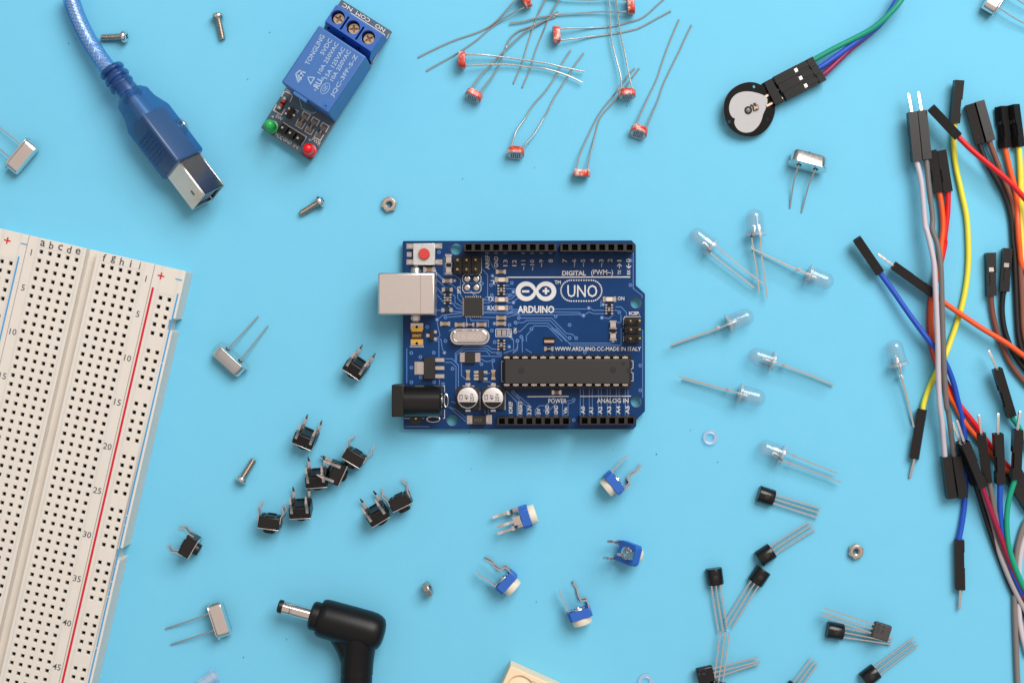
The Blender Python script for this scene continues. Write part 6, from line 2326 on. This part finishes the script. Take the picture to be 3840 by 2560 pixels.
# ------------------------------------------------------------------ round pulse sensor
def build_pulse():
    zc = 3.0
    c = W(4, 560, 921, zc)
    root = thing('pulse_sensor', 'round black sensor disc with a pale heart shape, plugged to green, blue and crimson wires', 'sensor', Vector((c.x, c.y, 0)))
    tl = Matrix.Translation(c) @ Matrix.Rotation(math.radians(9), 4, Vector((.6, .8, 0)).normalized())
    inv = Matrix.Translation(-c)
    T = tl @ inv
    zz = c.z
    k = PPM(4, zz)
    loc = lambda u, v: (W(4, u, v, zz).x, W(4, u, v, zz).y)
    outl = []
    for i in range(64):
        a = 2 * math.pi * i / 64
        r = 7.5 + .05 * math.sin(5 * a + 1)
        outl.append((c.x + r * math.cos(a), c.y + r * 1.02 * math.sin(a)))
    hol = [circle(loc(598, 731), .42, 14), circle(loc(389, 1025), .45, 14), circle(loc(716, 1000), .42, 14)]
    m = MB(); m.plate(outl, hol, zz - .7, zz, 0, 1, T=T)
    m.build('sensor_disc', [mat('black_solder_mask', (0.005, 0.005, 0.005, 1), .3, spec=.22, bump=.05, bscale=2), mat('grey_disc_edge', srgb(120, 135, 138), .6)], root)
    heart = [(715, 835), (702, 812), (670, 797), (620, 782), (560, 772), (500, 775), (445, 795), (405, 835), (388, 880), (385, 920), (395, 960), (415, 988), (437, 1000), (432, 1030), (445, 1065),
             (470, 1093), (505, 1110), (545, 1114), (590, 1103), (625, 1075), (652, 1040), (670, 1000), (680, 960), (700, 915), (713, 875)]
    hp = [(p.x, p.y) for p in smooth([Vector((*loc(u, v), 0)) for u, v in heart + heart[:1]], 3)[:-1]]
    ho = circle(loc(550, 928), 1.15, 24)
    m = MB(); m.plate(hp, [ho], zz + .01, zz + .06, T=T); m.build('heart_print', SENSW, root)
    m = MB(); m.lathe([(1.15, zz + .05), (1.0, zz + .35), (.8, zz + .35), (.7, zz + .1), (.02, zz + .1)], T @ Matrix.Translation((*loc(550, 928), 0)), 24)
    m.build('lens_ring', BLACKG, root)
    m = MB(); m.lathe([(.72, zz + .1), (.5, zz + .3), (.02, zz + .36)], T @ Matrix.Translation((*loc(550, 928), 0)), 20); m.build('sensor_lens', mat('grey_lens', srgb(120, 120, 120), .2), root)
    q = loc(612, 905)
    m = MB(); Tq = T @ Matrix.Translation((q[0], q[1], zz)) @ rotz(math.radians(15))
    m.box(-.75, .75, -.75, .75, .05, .55, T=Tq); m.box(-1.3, -.75, .7, 1.15, .05, .4, T=Tq); m.box(-.3, .3, .85, 1.35, .05, .4, T=Tq)
    ch = m.build('light_chip', BLACKM, root)
    m = MB(); m.box(-.55, -.35, -.6, .6, .55, .6, T=Tq); m.box(.35, .55, -.6, .6, .55, .6, T=Tq); m.build('chip_contact', GOLD, ch)
    m = MB(); m.box(-.28, .28, -.3, .3, .55, .6, T=Tq); m.build('chip_window', mat('pink_window', srgb(215, 180, 190), .2), ch)
    # header and three housings
    d = hdg(320, -165); y = Vector((0, 0, 1)).cross(d)
    cc = W(4, 985, 662, 2.8)
    Mh = basis(d, y, Vector((0, 0, 1)), cc)
    for i, (off, dx) in enumerate(((2.56, 0), (0, .2), (-2.56, .55))):
        m = MB()
        M2 = Mh @ Matrix.Translation((-6.9 + dx, off, -.2 * i + .2))
        h = 1.26; L = 12.6
        m.box(0, 6.1, -h, h, -h, h, T=M2); m.box(6.1, 7.4, -h, h, -h, .5, T=M2); m.box(6.1, 7.4, -h, -.7, .5, h, T=M2); m.box(6.1, 7.4, .7, h, .5, h, T=M2)
        m.box(7.4, 10.6, -h, h, -h, .85, T=M2); m.box(7.4, 10.6, -.5, .5, .85, 1.15, T=M2); m.box(10.6, L, -h, h, -h, h, T=M2)
        o = m.build('connector_housing', mat('deep_black_nylon', (0.006, 0.0055, 0.0055, 1), .33, spec=.25), root)
        m = MB(); m.box(6.3, 7.25, -.55, .55, .4, .9, T=M2); m.build('crimp_contact', mat('dull_crimp', (0.42, 0.40, 0.38, 1), .35, 1.0), o)
    # pins between the disc and the housings
    m = MB()
    M3 = Mh @ Matrix.Translation((0, 0, -.3))
    m.box(-9.9, -7.2, -3.7, 3.7, -1.1, 1.1, T=M3)
    m.box(-10.4, -9.9, 1.4, 3.7, -1.1, .4, T=M3)
    o = m.build('header_block', MATS['deep_black_nylon'], root, bevel=.15)
    m = MB()
    for off in (2.56, 0, -2.56):
        m.box(-12, -6.8, off - .3, off + .3, -.25, .3, T=M3)
    m.build('header_pin', COPPER, o)
    for nm, colr, pts in (('teal_green', (26, 150, 120), ((1118, 495, 3.0), (1165, 468, 3.2), (1280, 405, 3.6), (1420, 335, 4.0), (1560, 262, 4.6), (1660, 190, 5.2), (1740, 115, 5.6), (1800, 50, 5.8), (1850, -20, 5.8), (1890, -90, 5.8))),
                          ('royal_blue', (42, 82, 190), ((1148, 570, 2.8), (1190, 545, 2.9), (1290, 475, 3.0), (1420, 380, 3.2), (1560, 285, 3.4), (1650, 215, 3.6), (1720, 130, 3.8), (1770, 55, 4.0), (1810, -20, 4.0), (1840, -90, 4.0))),
                          ('plum', (140, 32, 82), ((1182, 625, 2.5), (1215, 600, 2.5), (1310, 510, 2.3), (1420, 405, 2.2), (1540, 310, 2.0), (1640, 225, 2.0), (1720, 135, 2.0), (1790, 45, 2.0), (1830, -20, 2.0), (1870, -90, 2.0)))):
        p0_, p1_ = W(4, *pts[0]), W(4, *pts[1])
        w = MB(); w.tube([p0_ - (p1_ - p0_).normalized() * 1.6] + smooth([W(4, *p) for p in pts], 8), .8, 12)
        w.build('insulated_wire', wire_mat('wire_' + nm, colr), root)


build_pulse()


# ------------------------------------------------------------------ cream block at the bottom edge
def build_block():
    z = 7.5
    c = W(16, 370, 1455, z)
    ex = (W(16, 620, 1568, z) - c).normalized(); ey = Vector((-ex.y, ex.x, 0))
    M = basis(ex, ey, Vector((0, 0, 1)), Vector((c.x, c.y, 0)))
    root = thing('cream_block', 'cream plastic block with a round recess, cut by the bottom border', 'plastic block', M)
    q = M.inverted() @ W(16, 425, 1605, z)
    m = MB()
    m.plate([(0, 0), (32, 0), (32, -22), (0, -22)], [circle((q.x + .2, q.y), 3.75, 40)], z - 2.4, z)
    m.box(0.01, 31.99, -21.99, -.01, 0.02, z - 2.41)
    m.build('block_body', BUFF, root, world=False, bevel=.25)
    m = MB(); m.lathe([(3.7, z - 2.3), (3.65, z - .8), (3.2, z - .6), (.02, z - .45)], Matrix.Translation((q.x + .2, q.y, 0)), 40)
    m.build('round_knob', BUFF, root, world=False)


build_block()

# flecks of dust on the paper
DST = mat('dark_dust', (0.02, 0.04, 0.05, 1), .8)
spots = [(2, 1516, 1317), (2, 97, 243), (3, 1818, 855), (3, 1030, 1158), (3, 1078, 1347), (3, 498, 1437), (1, 508, 323), (1, 555, 288), (1, 1825, 583), (15, 1062, 820),
         (15, 722, 958), (16, 1310, 95), (16, 113, 186), (18, 508, 1323), (18, 292, 1075), (18, 22, 1265), (16, 532, 1045), (16, 1030, 62), (11, 1378, 1503), (4, 1068, 1280)]
for i, (n_, u, v) in enumerate(spots):
    q = W(n_, u, v, 0)
    m = MB()
    L = random.uniform(.18, .5); a = random.uniform(0, math.pi)
    m.tube([q + Vector((0, 0, .07)), q + Vector((L * .5 * math.cos(a), L * .5 * math.sin(a), .09)), q + Vector((L * math.cos(a + .6), L * math.sin(a + .6), .07))], .07, 5)
    o = m.build('dust_fleck', DST)
    tag(o, 'tiny dark fleck of dust on the blue paper', 'dust', 'flecks of dust scattered on the paper')
